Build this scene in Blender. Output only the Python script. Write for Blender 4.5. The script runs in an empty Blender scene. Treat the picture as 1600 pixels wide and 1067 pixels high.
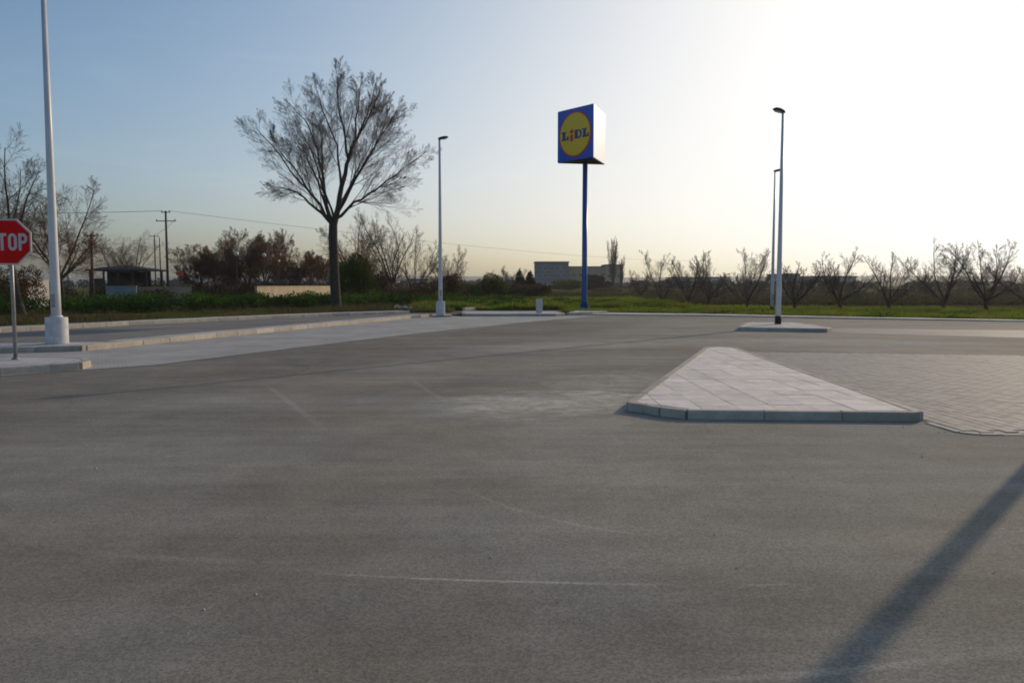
import bpy, bmesh, math, random
import numpy as np
from mathutils import Vector, Matrix
R = math.radians
random.seed(7)
rng = np.random.default_rng(7)
scene = bpy.context.scene
C = scene.collection

# ------------------------------------------------------------------ camera
F, CAMH, HOR = 1244.0, 1.6, 445.0
PITCH = math.atan((533.5 - HOR) / F)
def at(px, py, z=0.0):
    """ground (or height z) point seen at a pixel of the 1600x1067 photograph"""
    u, v = (px - 800) / F, (533.5 - py) / F
    d = Vector((u, math.cos(PITCH) + v * math.sin(PITCH), -math.sin(PITCH) + v * math.cos(PITCH)))
    t = (z - CAMH) / d.z
    return Vector((d.x * t, d.y * t, z))
def pos(px, Y, z=0.0):
    """point at distance Y under a pixel column"""
    k = math.cos(PITCH) * Y + math.sin(PITCH) * CAMH
    return Vector(((px - 800) / F * k, Y, z))
def zat(py, Y):
    return CAMH + (HOR - py) / F * Y
cam = bpy.data.cameras.new('camera'); cam.lens = F / 1600 * 36; cam.sensor_width = 36
cam.clip_start = .05; cam.clip_end = 9000
co = bpy.data.objects.new('camera', cam); C.objects.link(co)
co.location = (0, 0, CAMH); co.rotation_euler = (math.pi / 2 - PITCH, 0, 0)
scene.camera = co

# ------------------------------------------------------------------ light
sh0, sh1 = at(1300, 1060), at(1600, 746)
SUN_AZ = math.atan2(sh1.x - sh0.x, sh1.y - sh0.y)        # clockwise from +Y
SUN_EL = R(18)
world = bpy.data.worlds.new('World'); scene.world = world; world.use_nodes = True
wn, wl = world.node_tree.nodes, world.node_tree.links
sky = wn.new('ShaderNodeTexSky'); sky.sky_type = 'NISHITA'; sky.sun_disc = False
sky.sun_elevation = SUN_EL; sky.sun_rotation = SUN_AZ
sky.air_density = .8; sky.dust_density = 3.0; sky.ozone_density = 1.0; sky.altitude = 0
bg = wn['Background']; bg.inputs[1].default_value = 0.0968
hs = wn.new('ShaderNodeHueSaturation'); hs.inputs['Saturation'].default_value = 1.0
gm = wn.new('ShaderNodeGamma'); gm.inputs[1].default_value = 1.636; wl.new(sky.outputs[0], gm.inputs[0]); wl.new(gm.outputs[0], hs.inputs['Color'])
mx = wn.new('ShaderNodeMix'); mx.data_type = 'RGBA'; mx.blend_type = 'MULTIPLY'; mx.inputs[0].default_value = 1; mx.inputs[7].default_value = (.895, 1.01, 1.11, 1)
wl.new(hs.outputs[0], mx.inputs[6])
# thin uneven haze and a few wisps of cirrus
wt = wn.new('ShaderNodeTexCoord'); wm = wn.new('ShaderNodeMapping'); wm.inputs['Scale'].default_value = (1, 1, 7); wm.inputs['Rotation'].default_value = (.05, .03, .4)
wl.new(wt.outputs['Generated'], wm.inputs[0])
wz = wn.new('ShaderNodeTexNoise'); wz.inputs['Scale'].default_value = 2.6; wz.inputs['Detail'].default_value = 7; wz.inputs['Roughness'].default_value = .62; wz.inputs['Distortion'].default_value = .5
wl.new(wm.outputs[0], wz.inputs['Vector'])
wr = wn.new('ShaderNodeMapRange'); wr.interpolation_type = 'SMOOTHSTEP'; wr.inputs[1].default_value = .50; wr.inputs[2].default_value = .78; wr.inputs[3].default_value = 0; wr.inputs[4].default_value = .22
wl.new(wz.outputs['Fac'], wr.inputs[0])
wx = wn.new('ShaderNodeMix'); wx.data_type = 'RGBA'; wx.blend_type = 'MIX'; wl.new(wr.outputs[0], wx.inputs[0]); wl.new(mx.outputs[2], wx.inputs[6])
wb = wn.new('ShaderNodeMix'); wb.data_type = 'RGBA'; wb.blend_type = 'MULTIPLY'; wb.inputs[0].default_value = 1; wb.inputs[7].default_value = (1.5, 1.5, 1.42, 1)
wl.new(mx.outputs[2], wb.inputs[6]); wl.new(wb.outputs[2], wx.inputs[7])
# soft shoulder: the hazy glow round the sun saturates gently
va = wn.new('ShaderNodeVectorMath'); va.operation = 'MULTIPLY_ADD'; wl.new(wx.outputs[2], va.inputs[0]); va.inputs[1].default_value = [.0968 / 1.07] * 3; va.inputs[2].default_value = (1, 1, 1)
vd = wn.new('ShaderNodeVectorMath'); vd.operation = 'DIVIDE'; wl.new(wx.outputs[2], vd.inputs[0]); wl.new(va.outputs[0], vd.inputs[1]); wl.new(vd.outputs[0], bg.inputs[0])
sl = bpy.data.lights.new('sun', 'SUN'); sl.energy = 2.15; sl.angle = R(.5); sl.color = (1, .80, .58)
so = bpy.data.objects.new('sun', sl); C.objects.link(so)
sd = Vector((math.sin(SUN_AZ) * math.cos(SUN_EL), math.cos(SUN_AZ) * math.cos(SUN_EL), math.sin(SUN_EL)))
so.rotation_euler = sd.to_track_quat('Z', 'Y').to_euler(); so.location = sd * 50
vs = scene.view_settings
vs.view_transform = 'Standard'; vs.look = 'None'; vs.exposure = 0.12; vs.gamma = 1; vs.use_curve_mapping = False
scene.render.engine = 'CYCLES'
cy = scene.cycles
cy.use_denoising = True; cy.max_bounces = 6; cy.diffuse_bounces = 3; cy.volume_bounces = 1
cy.filter_width = 1.8

# ------------------------------------------------------------------ materials
class NT:
    def __init__(s, name, rough=.8, spec=.3):
        s.m = bpy.data.materials.new(name); s.m.use_nodes = True
        s.n, s.l = s.m.node_tree.nodes, s.m.node_tree.links
        s.b = s.n['Principled BSDF']; s.b.inputs['Roughness'].default_value = rough
        s.b.inputs['Specular IOR Level'].default_value = spec
        s.tc = s.n.new('ShaderNodeTexCoord')
        s.geo = s.n.new('ShaderNodeNewGeometry')
        s.P = s.geo.outputs['Position']
    def put(s, sock, v):
        if hasattr(v, 'is_output'): s.l.new(v, sock)
        elif isinstance(v, (tuple, list)) and len(v) == 3 and sock.type == 'RGBA': sock.default_value = (*v, 1)
        else: sock.default_value = v
    def math(s, op, a, b=0.0, c=None, clamp=False):
        n = s.n.new('ShaderNodeMath'); n.operation = op; n.use_clamp = clamp
        s.put(n.inputs[0], a); s.put(n.inputs[1], b)
        if c is not None: s.put(n.inputs[2], c)
        return n.outputs[0]
    def vscale(s, v, sc, rot=0):
        n = s.n.new('ShaderNodeMapping'); s.put(n.inputs[0], v); n.inputs['Scale'].default_value = sc
        n.inputs['Rotation'].default_value = (0, 0, rot)
        return n.outputs[0]
    def noise(s, v, scale, detail=3, rough=.55):
        n = s.n.new('ShaderNodeTexNoise'); s.put(n.inputs['Vector'], v)
        n.inputs['Scale'].default_value = scale; n.inputs['Detail'].default_value = detail; n.inputs['Roughness'].default_value = rough
        return n.outputs['Fac']
    def voro(s, v, scale, feature='F1', out='Distance'):
        n = s.n.new('ShaderNodeTexVoronoi'); n.feature = feature; s.put(n.inputs['Vector'], v); n.inputs['Scale'].default_value = scale
        return n.outputs[out]
    def ramp(s, f, lo, hi, a=0.0, b=1.0):
        n = s.n.new('ShaderNodeMapRange'); n.interpolation_type = 'SMOOTHSTEP'; s.put(n.inputs[0], f)
        n.inputs[1].default_value, n.inputs[2].default_value, n.inputs[3].default_value, n.inputs[4].default_value = lo, hi, a, b
        return n.outputs[0]
    def mix(s, f, a, b, mode='MIX'):
        n = s.n.new('ShaderNodeMix'); n.data_type = 'RGBA'; n.blend_type = mode
        s.put(n.inputs[0], f); s.put(n.inputs[6], a); s.put(n.inputs[7], b)
        return n.outputs[2]
    def bump(s, h, dist, strength=1.0):
        n = s.n.new('ShaderNodeBump'); n.inputs['Distance'].default_value = dist; n.inputs['Strength'].default_value = strength
        s.put(n.inputs['Height'], h); s.l.new(n.outputs[0], s.b.inputs['Normal'])
    def color(s, c): s.put(s.b.inputs['Base Color'], c)
    def dist(s, p):
        n = s.n.new('ShaderNodeVectorMath'); n.operation = 'DISTANCE'; s.put(n.inputs[0], s.P); n.inputs[1].default_value = p
        return n.outputs['Value']

def simple(name, c, c2=None, scale=3.0, rough=.8, spec=.3, bump=0.0, metallic=0.0, obj=False):
    t = NT(name, rough, spec); v = t.tc.outputs['Object'] if obj else t.P
    f = t.ramp(t.noise(v, scale, 5, .6), .3, .7)
    c2 = c2 or tuple(x * .75 for x in c)
    t.color(t.mix(f, c, c2)); t.b.inputs['Metallic'].default_value = metallic
    if bump: t.bump(t.noise(v, scale * 8, 4), bump)
    return t.m

def circle3(a, b, c):
    ax, ay, bx, by, cx, cy_ = a.x, a.y, b.x, b.y, c.x, c.y
    d = 2 * (ax * (by - cy_) + bx * (cy_ - ay) + cx * (ay - by))
    ux = ((ax**2 + ay**2) * (by - cy_) + (bx**2 + by**2) * (cy_ - ay) + (cx**2 + cy_**2) * (ay - by)) / d
    uy = ((ax**2 + ay**2) * (cx - bx) + (bx**2 + by**2) * (ax - cx) + (cx**2 + cy_**2) * (bx - ax)) / d
    return Vector((ux, uy, 0)), math.hypot(ax - ux, ay - uy)

def asphalt_mat(name, base, tint=(1, 1, 1), marks=True, rough=.92):
    t = NT(name, rough, .12)
    streak = t.noise(t.vscale(t.P, (.10, .75, 1), R(8)), 1.0, 6, .6)
    broad = t.noise(t.P, .16, 4, .6)
    mid = t.noise(t.P, 2.2, 6, .7)
    agg = t.voro(t.P, 95, 'F1', 'Color')
    sep = t.n.new('ShaderNodeSeparateColor'); t.l.new(agg, sep.inputs[0])
    pit = t.noise(t.P, 42, 3, .7)
    f = t.math('ADD', t.math('MULTIPLY', t.ramp(streak, .3, .7), .22), t.math('MULTIPLY', t.ramp(broad, .3, .7), .24))
    f = t.math('ADD', f, t.math('MULTIPLY', t.ramp(mid, .25, .75), .20))
    f = t.math('ADD', f, .68)
    f = t.math('MULTIPLY', f, t.ramp(sep.outputs[0], 0, 1, .80, 1.22))
    f = t.math('MULTIPLY', f, t.ramp(pit, .28, .42, .55, 1.0))
    f = t.math('MULTIPLY', f, t.ramp(t.noise(t.P, 19, 3, .8), .24, .36, .55, 1.0))
    f = t.math('MULTIPLY', f, t.ramp(t.noise(t.P, 23, 3, .8), .64, .78, 1.0, 1.3))
    fine = t.noise(t.vscale(t.P, (.22, 2.6, 1), R(-5)), 1.0, 5, .65)
    f = t.math('MULTIPLY', f, t.ramp(fine, .32, .68, .94, 1.06))
    if marks:
        f = t.math('MULTIPLY', f, t.ramp(t.noise(t.P, .9, 2, .5), .3, .7, .95, 1.05))
        def arc(pts, w, soft, gain, reach, nz=.5):
            nonlocal f
            a, b, c = [at(*p) for p in pts]
            o, r = circle3(a, b, c)
            d = t.math('ABSOLUTE', t.math('SUBTRACT', t.dist(o), r))
            m = t.ramp(d, w, w + soft, 1, 0)
            e = t.ramp(t.dist(b), reach * .55, reach, 1, 0)
            k = t.ramp(t.noise(t.P, 1.6, 4, .7), .5 - nz * .45, .5 + .15, 0, 1)
            f = t.math('MULTIPLY', f, t.math('ADD', 1.0, t.math('MULTIPLY', t.math('MULTIPLY', t.math('MULTIPLY', m, e), k), gain)))
        # broad wheel lanes polished by turning vehicles
        arc([(600, 568), (1000, 535), (1560, 541)], .55, 1.3, .32, 12, .9)
        arc([(420, 575), (900, 552), (1080, 551)], .2, 1.6, -.22, 9, .9)
        arc([(560, 622), (860, 590), (1020, 574)], .3, 1.4, -.20, 6, .9)
        arc([(0, 645), (500, 628), (900, 690)], .25, 1.2, .14, 9, .9)
        arc([(0, 760), (400, 735), (900, 742)], .15, .6, .12, 5, .8)
        arc([(200, 950), (700, 980), (1200, 960)], .1, .6, -.14, 3, .8)
        arc([(250, 585), (560, 548), (930, 503)], 1.5, 2.0, -.26, 26, 1.1)
        # thin pale scuffs and scratches
        arc([(418, 603), (455, 630), (512, 676)], .015, .06, .24, 2.6, .9)
        arc([(420, 598), (470, 585), (490, 572)], .015, .07, .16, 2.0, .9)
        arc([(640, 590), (665, 608), (700, 628)], .015, .06, .22, 1.6, .9)
        arc([(470, 893), (700, 905), (900, 910)], .006, .014, .62, .85, .8)
        arc([(820, 908), (960, 912), (1060, 912)], .006, .016, .40, .5, .6)
        arc([(1150, 912), (1200, 913), (1240, 911)], .006, .012, .35, .16, .9)
        arc([(1080, 1064), (1330, 1046), (1600, 1010)], .012, .03, .34, 1.1, .7)
        arc([(740, 770), (860, 810), (940, 826)], .006, .02, .25, 1.2, .5)
        arc([(60, 850), (240, 870), (430, 878)], .01, .05, .16, 1.2, .5)
        # pale dust spread around the island's left corner
        for (px, py, r, g) in ((870, 628, 1.4, .8), (930, 598, 1.6, .5), (790, 634, 1.0, .45), (965, 622, 1.0, .6), (1010, 585, 1.3, .3)):
            dn = t.math('ADD', t.dist(at(px, py)), t.math('MULTIPLY', t.math('SUBTRACT', t.noise(t.vscale(t.P, (1, 1.6, 1)), 1.1, 6, .75), .5), 3.4))
            k = t.math('MULTIPLY', t.ramp(dn, r * .1, r * 1.25, 1, 0), t.ramp(t.noise(t.P, 3.5, 6, .8), .32, .62, .15, 1))
            f = t.math('ADD', f, t.math('MULTIPLY', k, g))
    warm = t.ramp(t.noise(t.P, .35, 3), .35, .65)
    col = t.mix(warm, tuple(b * x for b, x in zip((base * 1.05, base, base * .90), tint)), tuple(b * x for b, x in zip((base, base, base * .96), tint)))
    # specks: rust coloured and pale grit
    sp = t.voro(t.P, 2.1, 'F1', 'Distance')
    g = t.n.new('ShaderNodeCombineColor')
    for i in range(3): t.l.new(f, g.inputs[i])
    col = t.mix(1.0, col, g.outputs[0], 'MULTIPLY')
    col = t.mix(t.ramp(sp, .012, .022, .6, 0), col, (base * 2.4, base * 2.1, base * 1.5))
    t.color(col)
    t.bump(t.math('ADD', t.math('MULTIPLY', t.noise(t.P, 90, 3, .7), 1), t.math('MULTIPLY', t.noise(t.P, 9, 2), .5)), .0025, .6)
    return t.m

M = {}
M['asphalt'] = asphalt_mat('asphalt', .240, (1.09, 1.02, .87))
M['asphalt_worn'] = asphalt_mat('asphalt_worn', .215, (1.06, 1, .92), marks=False)
def paving_flat(name, c, sx, sy, rot, joint=.04):
    t = NT(name, .75, .3)
    v = t.vscale(t.P, (1 / sx, 1 / sy, 1), rot)
    n = t.n.new('ShaderNodeTexBrick'); t.l.new(v, n.inputs[0]); n.inputs['Scale'].default_value = 1
    n.inputs['Brick Width'].default_value = 1; n.inputs['Row Height'].default_value = 1; n.inputs['Mortar Size'].default_value = joint
    n.inputs['Color1'].default_value = (*c, 1); n.inputs['Color2'].default_value = (*[x * .86 for x in c], 1)
    n.inputs['Mortar'].default_value = (*[x * .55 for x in c], 1)
    f = t.ramp(t.noise(t.P, .7, 6, .65), .3, .7, .82, 1.12)
    g = t.n.new('ShaderNodeCombineColor')
    for i in range(3): t.l.new(f, g.inputs[i])
    t.color(t.mix(1.0, n.outputs[0], g.outputs[0], 'MULTIPLY'))
    t.bump(t.math('MULTIPLY', n.outputs[1], -1), .004)
    return t.m
M['paving_grey'] = paving_flat('paving_grey', (.47, .445, .39), .24, .12, R(-24))
M['paving_tan'] = paving_flat('paving_tan', (.29, .268, .23), .24, .12, R(2))
M['slab_top'] = paving_flat('slab_top', (.56, .53, .49), .5, .5, R(-15), .02)
M['bed'] = simple('joint_sand', (.25, .24, .22), (.20, .19, .17), 12)
def varied(name, c, amt=.12, rough=.78, bump=.0015):
    """concrete pieces: every object gets its own slight tone"""
    t = NT(name, rough, .3)
    oi = t.n.new('ShaderNodeObjectInfo')
    f = t.ramp(oi.outputs['Random'], 0, 1, 1 - amt, 1 + amt)
    f = t.math('MULTIPLY', f, t.ramp(t.noise(t.P, 5, 6, .7), .25, .75, .82, 1.14))
    f = t.math('MULTIPLY', f, t.ramp(t.noise(t.P, 45, 3, .6), .3, .7, .93, 1.06))
    f = t.math('MULTIPLY', f, t.ramp(t.noise(t.P, 1.1, 5, .7), .3, .55, .84, 1.0))
    g = t.n.new('ShaderNodeCombineColor')
    for i in range(3): t.l.new(f, g.inputs[i])
    t.color(t.mix(1.0, c, g.outputs[0], 'MULTIPLY'))
    t.bump(t.noise(t.P, 60, 4, .7), bump)
    return t.m
M['tile'] = varied('island_tile', (.86, .76, .645), .07)
M['kerb'] = varied('kerb_concrete', (.48, .42, .33), .12)
M['kerb_sand'] = varied('kerb_concrete_lit', (.56, .48, .37), .12)  # kerb concrete with warm sunlight put into its colour; grit shares it
M['paver'] = varied('paver_concrete', (.37, .335, .28), .10)
M['block'] = varied('cast_concrete', (.62, .61, .60), .03)
def leafmat(name, a, b, c, scale=.5, trans=.35):
    t = NT(name, .85, .05)
    f1 = t.ramp(t.noise(t.P, scale, 4, .6), .42, .58); f2 = t.ramp(t.noise(t.P, scale * 7, 3, .6), .35, .65)
    col = t.mix(f2, t.mix(f1, a, b), c); t.color(col)
    tr = t.n.new('ShaderNodeBsdfTranslucent'); t.l.new(col, tr.inputs[0])
    ms = t.n.new('ShaderNodeMixShader'); ms.inputs[0].default_value = trans
    out = t.n['Material Output']
    t.l.new(t.b.outputs[0], ms.inputs[1]); t.l.new(tr.outputs[0], ms.inputs[2]); t.l.new(ms.outputs[0], out.inputs[0])
    return t.m
M['grass'] = leafmat('grass_blades', (.12, .24, .012), (.19, .27, .018), (.18, .16, .04), .35, .5)
M['grass_left'] = leafmat('verge_grass', (.08, .16, .014), (.15, .14, .040), (.14, .11, .05), .3)
M['dry'] = leafmat('dry_stalks', (.22, .14, .07), (.16, .10, .05), (.07, .07, .03), .5, .2)
M['dry_field'] = leafmat('field_weed_blades', (.075, .06, .028), (.055, .075, .018), (.10, .08, .04), .08, .2)
M['bramble'] = leafmat('bramble_leaf', (.035, .10, .014), (.10, .20, .018), (.04, .06, .016), .35)
M['bush_green'] = leafmat('bush_leaf', (.07, .11, .018), (.04, .075, .014), (.10, .13, .022), .8)
M['bush_brown'] = leafmat('brown_scrub', (.16, .08, .035), (.11, .07, .03), (.05, .055, .022), .8, .2)
M['conifer'] = leafmat('conifer_leaf', (.015, .035, .02), (.02, .045, .025), (.01, .022, .014), 1.2, .1)
M['far_leaf'] = leafmat('far_foliage', (.045, .06, .035), (.07, .06, .04), (.035, .045, .03), .05, .1)
M['bark'] = simple('bark', (.095, .076, .058), (.055, .044, .035), 6, .9, .1, .004)
M['bark_pale'] = simple('bark_pale', (.13, .10, .075), (.075, .055, .04), 6, .9, .1)
M['twig'] = simple('twig_bark', (.20, .165, .135), (.15, .12, .10), 3, .9, .1)
M['twig_brown'] = simple('twig_brown', (.19, .095, .052), (.13, .065, .038), 1.5, .9, .1)
def field_mat():
    t = NT('field_soil', 1.0, 0)
    f = t.ramp(t.noise(t.vscale(t.P, (.3, 1, 1)), .12, 6, .65), .38, .6)
    f2 = t.ramp(t.noise(t.P, 1.2, 6, .7), .3, .7)
    t.color(t.mix(f, t.mix(f2, (.085, .06, .034), (.065, .05, .028)), t.mix(f2, (.075, .12, .018), (.095, .11, .025))))
    t.bump(t.noise(t.P, 3, 5, .7), .08)
    return t.m
M['field'] = field_mat()
M['dirt'] = simple('dirt', (.20, .16, .115), (.13, .105, .08), .8, .95, .1, .02)
M['white_paint'] = simple('white_paint', (.70, .68, .66), (.62, .60, .585), 2, .38, .5)
M['galv'] = simple('galvanised', (.36, .35, .33), (.28, .27, .255), 9, .45, .5, 0, .5)
M['lamp_dark'] = simple('lamp_housing', (.04, .045, .042), None, 5, .7, .2)
M['lamp_glass'] = simple('lamp_glass', (.75, .74, .70), None, 5, .12, .6)
M['sign_red'] = simple('sign_red', (.80, .008, .004), (.70, .006, .004), 2, .6, .15)
M['sign_white'] = simple('sign_white', (.62, .58, .56), (.55, .52, .50), 2, .45, .5)
M['totem_blue'] = simple('totem_blue', (.002, .085, .31), (.002, .075, .28), 2, .3, .5)
def gloss(name, c, coat=.3):
    t = NT(name, .32, .45); t.color(c)
    t.b.inputs['Coat Weight'].default_value = coat; t.b.inputs['Coat Roughness'].default_value = .27
    return t.m
M['g_blue'] = gloss('panel_blue', (.001, .095, .60)); M['g_yellow'] = gloss('panel_yellow', (1.0, .62, .003)); M['g_red'] = gloss('panel_red', (.70, .03, .006))
M['g_glare'] = gloss('panel_glare_white', (.93, .92, .90), 1.0)  # white base colour stands in for sun glare on the totem
M['g_navy'] = gloss('letter_blue', (.004, .035, .22))
M['frame_dark'] = simple('frame_dark', (.03, .035, .045), None, 4, .5, .4)
M['black'] = simple('black_bitumen', (.012, .012, .012), None, 5, .6, .3)
M['wall_tan'] = simple('wall_tan', (.44, .33, .22), (.36, .27, .19), .4)
M['wall_grey'] = simple('wall_grey', (.20, .215, .24), (.16, .17, .19), .4)
M['wall_pale'] = simple('wall_pale', (.42, .41, .39), (.34, .33, .32), .2)
M['window'] = simple('window_glass', (.14, .14, .14), None, 4, .3, .4)
M['roof_dark'] = simple('roof_dark', (.035, .034, .035), (.05, .045, .04), 2)
M['wood_dark'] = simple('wood_dark', (.09, .062, .05), (.06, .045, .04), 4)
M['wall_cream'] = simple('wall_cream', (.44, .35, .22), (.34, .27, .17), .8)
M['panel_white'] = simple('panel_white', (.42, .41, .38), (.33, .32, .30), .6)
M['panel_blue'] = simple('panel_pale_blue', (.30, .36, .38), (.22, .27, .30), .6)
M['wood_pole'] = simple('wood_pole', (.10, .075, .058), (.07, .052, .042), 3)
M['hill'] = simple('hill_scrub', (.10, .11, .09), (.08, .085, .075), .004, .95)
M['globe'] = simple('globe_opal', (.80, .74, .58), None, 5, .25, .5)
M['rock'] = simple('rubble_stone', (.30, .23, .17), (.20, .16, .13), 6, .9, .2, .01)
M['ground_shade'] = simple('painted_shade', (.05, .042, .03), None, 6, .95)  # near-black colour for a painted patch of shade

# ------------------------------------------------------------------ helpers
def tag(o, label=None, cat=None, group=None, kind=None):
    if label: o['label'] = label
    if cat: o['category'] = cat
    if group: o['group'] = group
    if kind: o['kind'] = kind
    return o
def link(o, parent=None):
    C.objects.link(o)
    if parent is not None: o.parent = parent
    return o
def empty(name, loc=(0, 0, 0), rz=0, **k):
    o = bpy.data.objects.new(name, None); link(o); o.location = loc; o.rotation_euler = (0, 0, rz); o.empty_display_size = .1
    return tag(o, **k)
def mesh_obj(name, verts, faces, mat, parent=None, smooth=False, **k):
    me = bpy.data.meshes.new(name); me.from_pydata([tuple(v) for v in verts], [], faces); me.update()
    if mat: me.materials.append(mat)
    if smooth: me.shade_smooth()
    return tag(link(bpy.data.objects.new(name, me), parent), **k)
def np_obj(name, verts, faces, mat, parent=None, smooth=False, **k):
    """verts (n,3), faces (m,k) arrays"""
    me = bpy.data.meshes.new(name); n, m, q = len(verts), len(faces), faces.shape[1]
    me.vertices.add(n); me.vertices.foreach_set('co', np.asarray(verts, dtype=np.float32).ravel())
    me.loops.add(m * q); me.loops.foreach_set('vertex_index', faces.astype(np.int32).ravel())
    me.polygons.add(m); me.polygons.foreach_set('loop_start', np.arange(0, m * q, q, dtype=np.int32))
    me.update(calc_edges=True)
    me.materials.append(mat)
    if smooth: me.shade_smooth()
    return tag(link(bpy.data.objects.new(name, me), parent), **k)
def bm_obj(name, bm, mat, parent=None, smooth=False, **k):
    me = bpy.data.meshes.new(name); bm.to_mesh(me); bm.free(); me.materials.append(mat)
    if smooth: me.shade_smooth()
    return tag(link(bpy.data.objects.new(name, me), parent), **k)
def box_bm(bm, x0, x1, y0, y1, z0, z1, bevel=0):
    r = bmesh.ops.create_cube(bm, size=1)
    for v in r['verts']:
        v.co = Vector(((x0 + x1) / 2 + v.co.x * (x1 - x0), (y0 + y1) / 2 + v.co.y * (y1 - y0), (z0 + z1) / 2 + v.co.z * (z1 - z0)))
    if bevel:
        es = {e for v in r['verts'] for e in v.link_edges}
        bmesh.ops.bevel(bm, geom=list(es), offset=bevel, segments=1, affect='EDGES')
    return bm
def box(name, b, mat, parent=None, bevel=0, **k):
    return bm_obj(name, box_bm(bmesh.new(), *b, bevel=bevel), mat, parent, **k)
def lathe(name, prof, mat, parent=None, n=20, smooth=True, base=(0, 0, 0), **k):
    vs, fs = [], []
    for (r, z) in prof:
        for i in range(n):
            a = 2 * math.pi * i / n; vs.append((base[0] + r * math.cos(a), base[1] + r * math.sin(a), base[2] + z))
    for j in range(len(prof) - 1):
        for i in range(n):
            i2 = (i + 1) % n; fs.append((j * n + i, j * n + i2, (j + 1) * n + i2, (j + 1) * n + i))
    fs.append(tuple(range((len(prof) - 1) * n, len(prof) * n))); fs.append(tuple(reversed(range(n))))
    o = mesh_obj(name, vs, fs, mat, parent, **k)
    if smooth:
        for p in o.data.polygons:
            p.use_smooth = len(p.vertices) == 4 and abs(p.normal.z) < .5
    return o
def sheet(name, pts, z, mat, parent=None, **k):
    vs = [(p[0], p[1], z) for p in pts]
    return mesh_obj(name, vs, [tuple(range(len(vs)))], mat, parent, **k)
def prism(name, pts, z0, z1, mat, parent=None, **k):
    n = len(pts); a = sum(pts[i][0] * pts[(i + 1) % n][1] - pts[(i + 1) % n][0] * pts[i][1] for i in range(n))
    if a < 0: pts = list(reversed(pts))
    vs = [(p[0], p[1], z0) for p in pts] + [(p[0], p[1], z1) for p in pts]
    fs = [tuple(range(n, 2 * n)), tuple(reversed(range(n)))] + [(i, (i + 1) % n, n + (i + 1) % n, n + i) for i in range(n)]
    return mesh_obj(name, vs, fs, mat, parent, **k)

# kerb stones: one shared bevelled stone, scaled to the stretch it fills
kb = box_bm(bmesh.new(), -.5, .5, -.075, .075, -.12, 0, .012)
kerb_me = bpy.data.meshes.new('kerb_stone'); kb.to_mesh(kerb_me); kb.free(); kerb_me.materials.append(M['kerb'])
kerb_me2 = kerb_me.copy(); kerb_me2.materials[0] = M['kerb_sand']
kerb_me3 = kerb_me.copy(); kerb_me3.materials[0] = M['paver']
def kerb_run(parent, pts, top, width=.15, stone=1.0, closed=False, jit=.003, me=None):
    pts = [Vector((p[0], p[1], 0)) for p in pts]
    if closed: pts = pts + [pts[0]]
    for a, b in zip(pts, pts[1:]):
        L = (b - a).length; n = max(1, round(L / stone)); d = (b - a) / L; ang = math.atan2(d.y, d.x)
        for i in range(n):
            c = a + d * L * (i + .5) / n
            o = link(bpy.data.objects.new('kerb_stone', me or kerb_me), parent)
            o.location = (c.x, c.y, top + random.uniform(-jit, jit)); o.rotation_euler = (0, 0, ang + random.uniform(-.003, .003))
            o.scale = (L / n - .005, width / .15, (top + .05) / .12)
def inset(pts, d):
    """move a counter-clockwise polygon's edges inwards"""
    n = len(pts); out = []
    for i in range(n):
        p0, p1, p2 = [Vector((pts[(i + k) % n][0], pts[(i + k) % n][1])) for k in (-1, 0, 1)]
        e1, e2 = (p1 - p0).normalized(), (p2 - p1).normalized()
        n1, n2 = Vector((-e1.y, e1.x)), Vector((-e2.y, e2.x))
        k = d / max(.35, 1 + n1.dot(n2)); out.append(p1 + (n1 + n2) * k)
    return out
def clip(poly, q, nrm):
    """keep the side of the line through q where nrm points"""
    out = []
    for i in range(len(poly)):
        a, b = poly[i], poly[(i + 1) % len(poly)]
        da, db = (a - q).dot(nrm), (b - q).dot(nrm)
        if da >= 0: out.append(a)
        if (da >= 0) != (db >= 0): out.append(a + (b - a) * (da / (da - db)))
    return out
def clip_convex(poly, hull):
    for i in range(len(hull)):
        a, b = Vector(hull[i]), Vector(hull[(i + 1) % len(hull)])
        e = (b - a).normalized(); poly = clip(poly, a, Vector((-e.y, e.x)))
        if len(poly) < 3: return []
    return poly
def parea(p): return abs(sum(p[i].x * p[(i + 1) % len(p)].y - p[(i + 1) % len(p)].x * p[i].y for i in range(len(p)))) / 2
def V2(v): return Vector((v[0], v[1]))

# ------------------------------------------------------------------ ground, roads, pavements
# gently uneven field to the horizon
gx = np.unique(np.concatenate([np.linspace(-2600, -120, 24), np.linspace(-120, 140, 66), np.linspace(140, 2600, 24)]))
gy = np.unique(np.concatenate([np.linspace(-60, 40, 6), np.linspace(40, 160, 40), np.linspace(160, 2700, 30)]))
GX, GY = np.meshgrid(gx, gy); far = np.clip((GY - 70) / 60, 0, 1)
GZ = -.03 + .12 * far * np.sin(GX * .13) * np.cos(GY * .11)
GZ = np.where(GY < 60, -.03, GZ)
nx, ny = len(gx), len(gy); idx = np.arange(nx * ny).reshape(ny, nx)
np_obj('ground', np.stack([GX, GY, GZ], -1).reshape(-1, 3), np.stack([idx[:-1, :-1], idx[:-1, 1:], idx[1:, 1:], idx[1:, :-1]], -1).reshape(-1, 4), M['field'], smooth=True, kind='structure')
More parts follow.
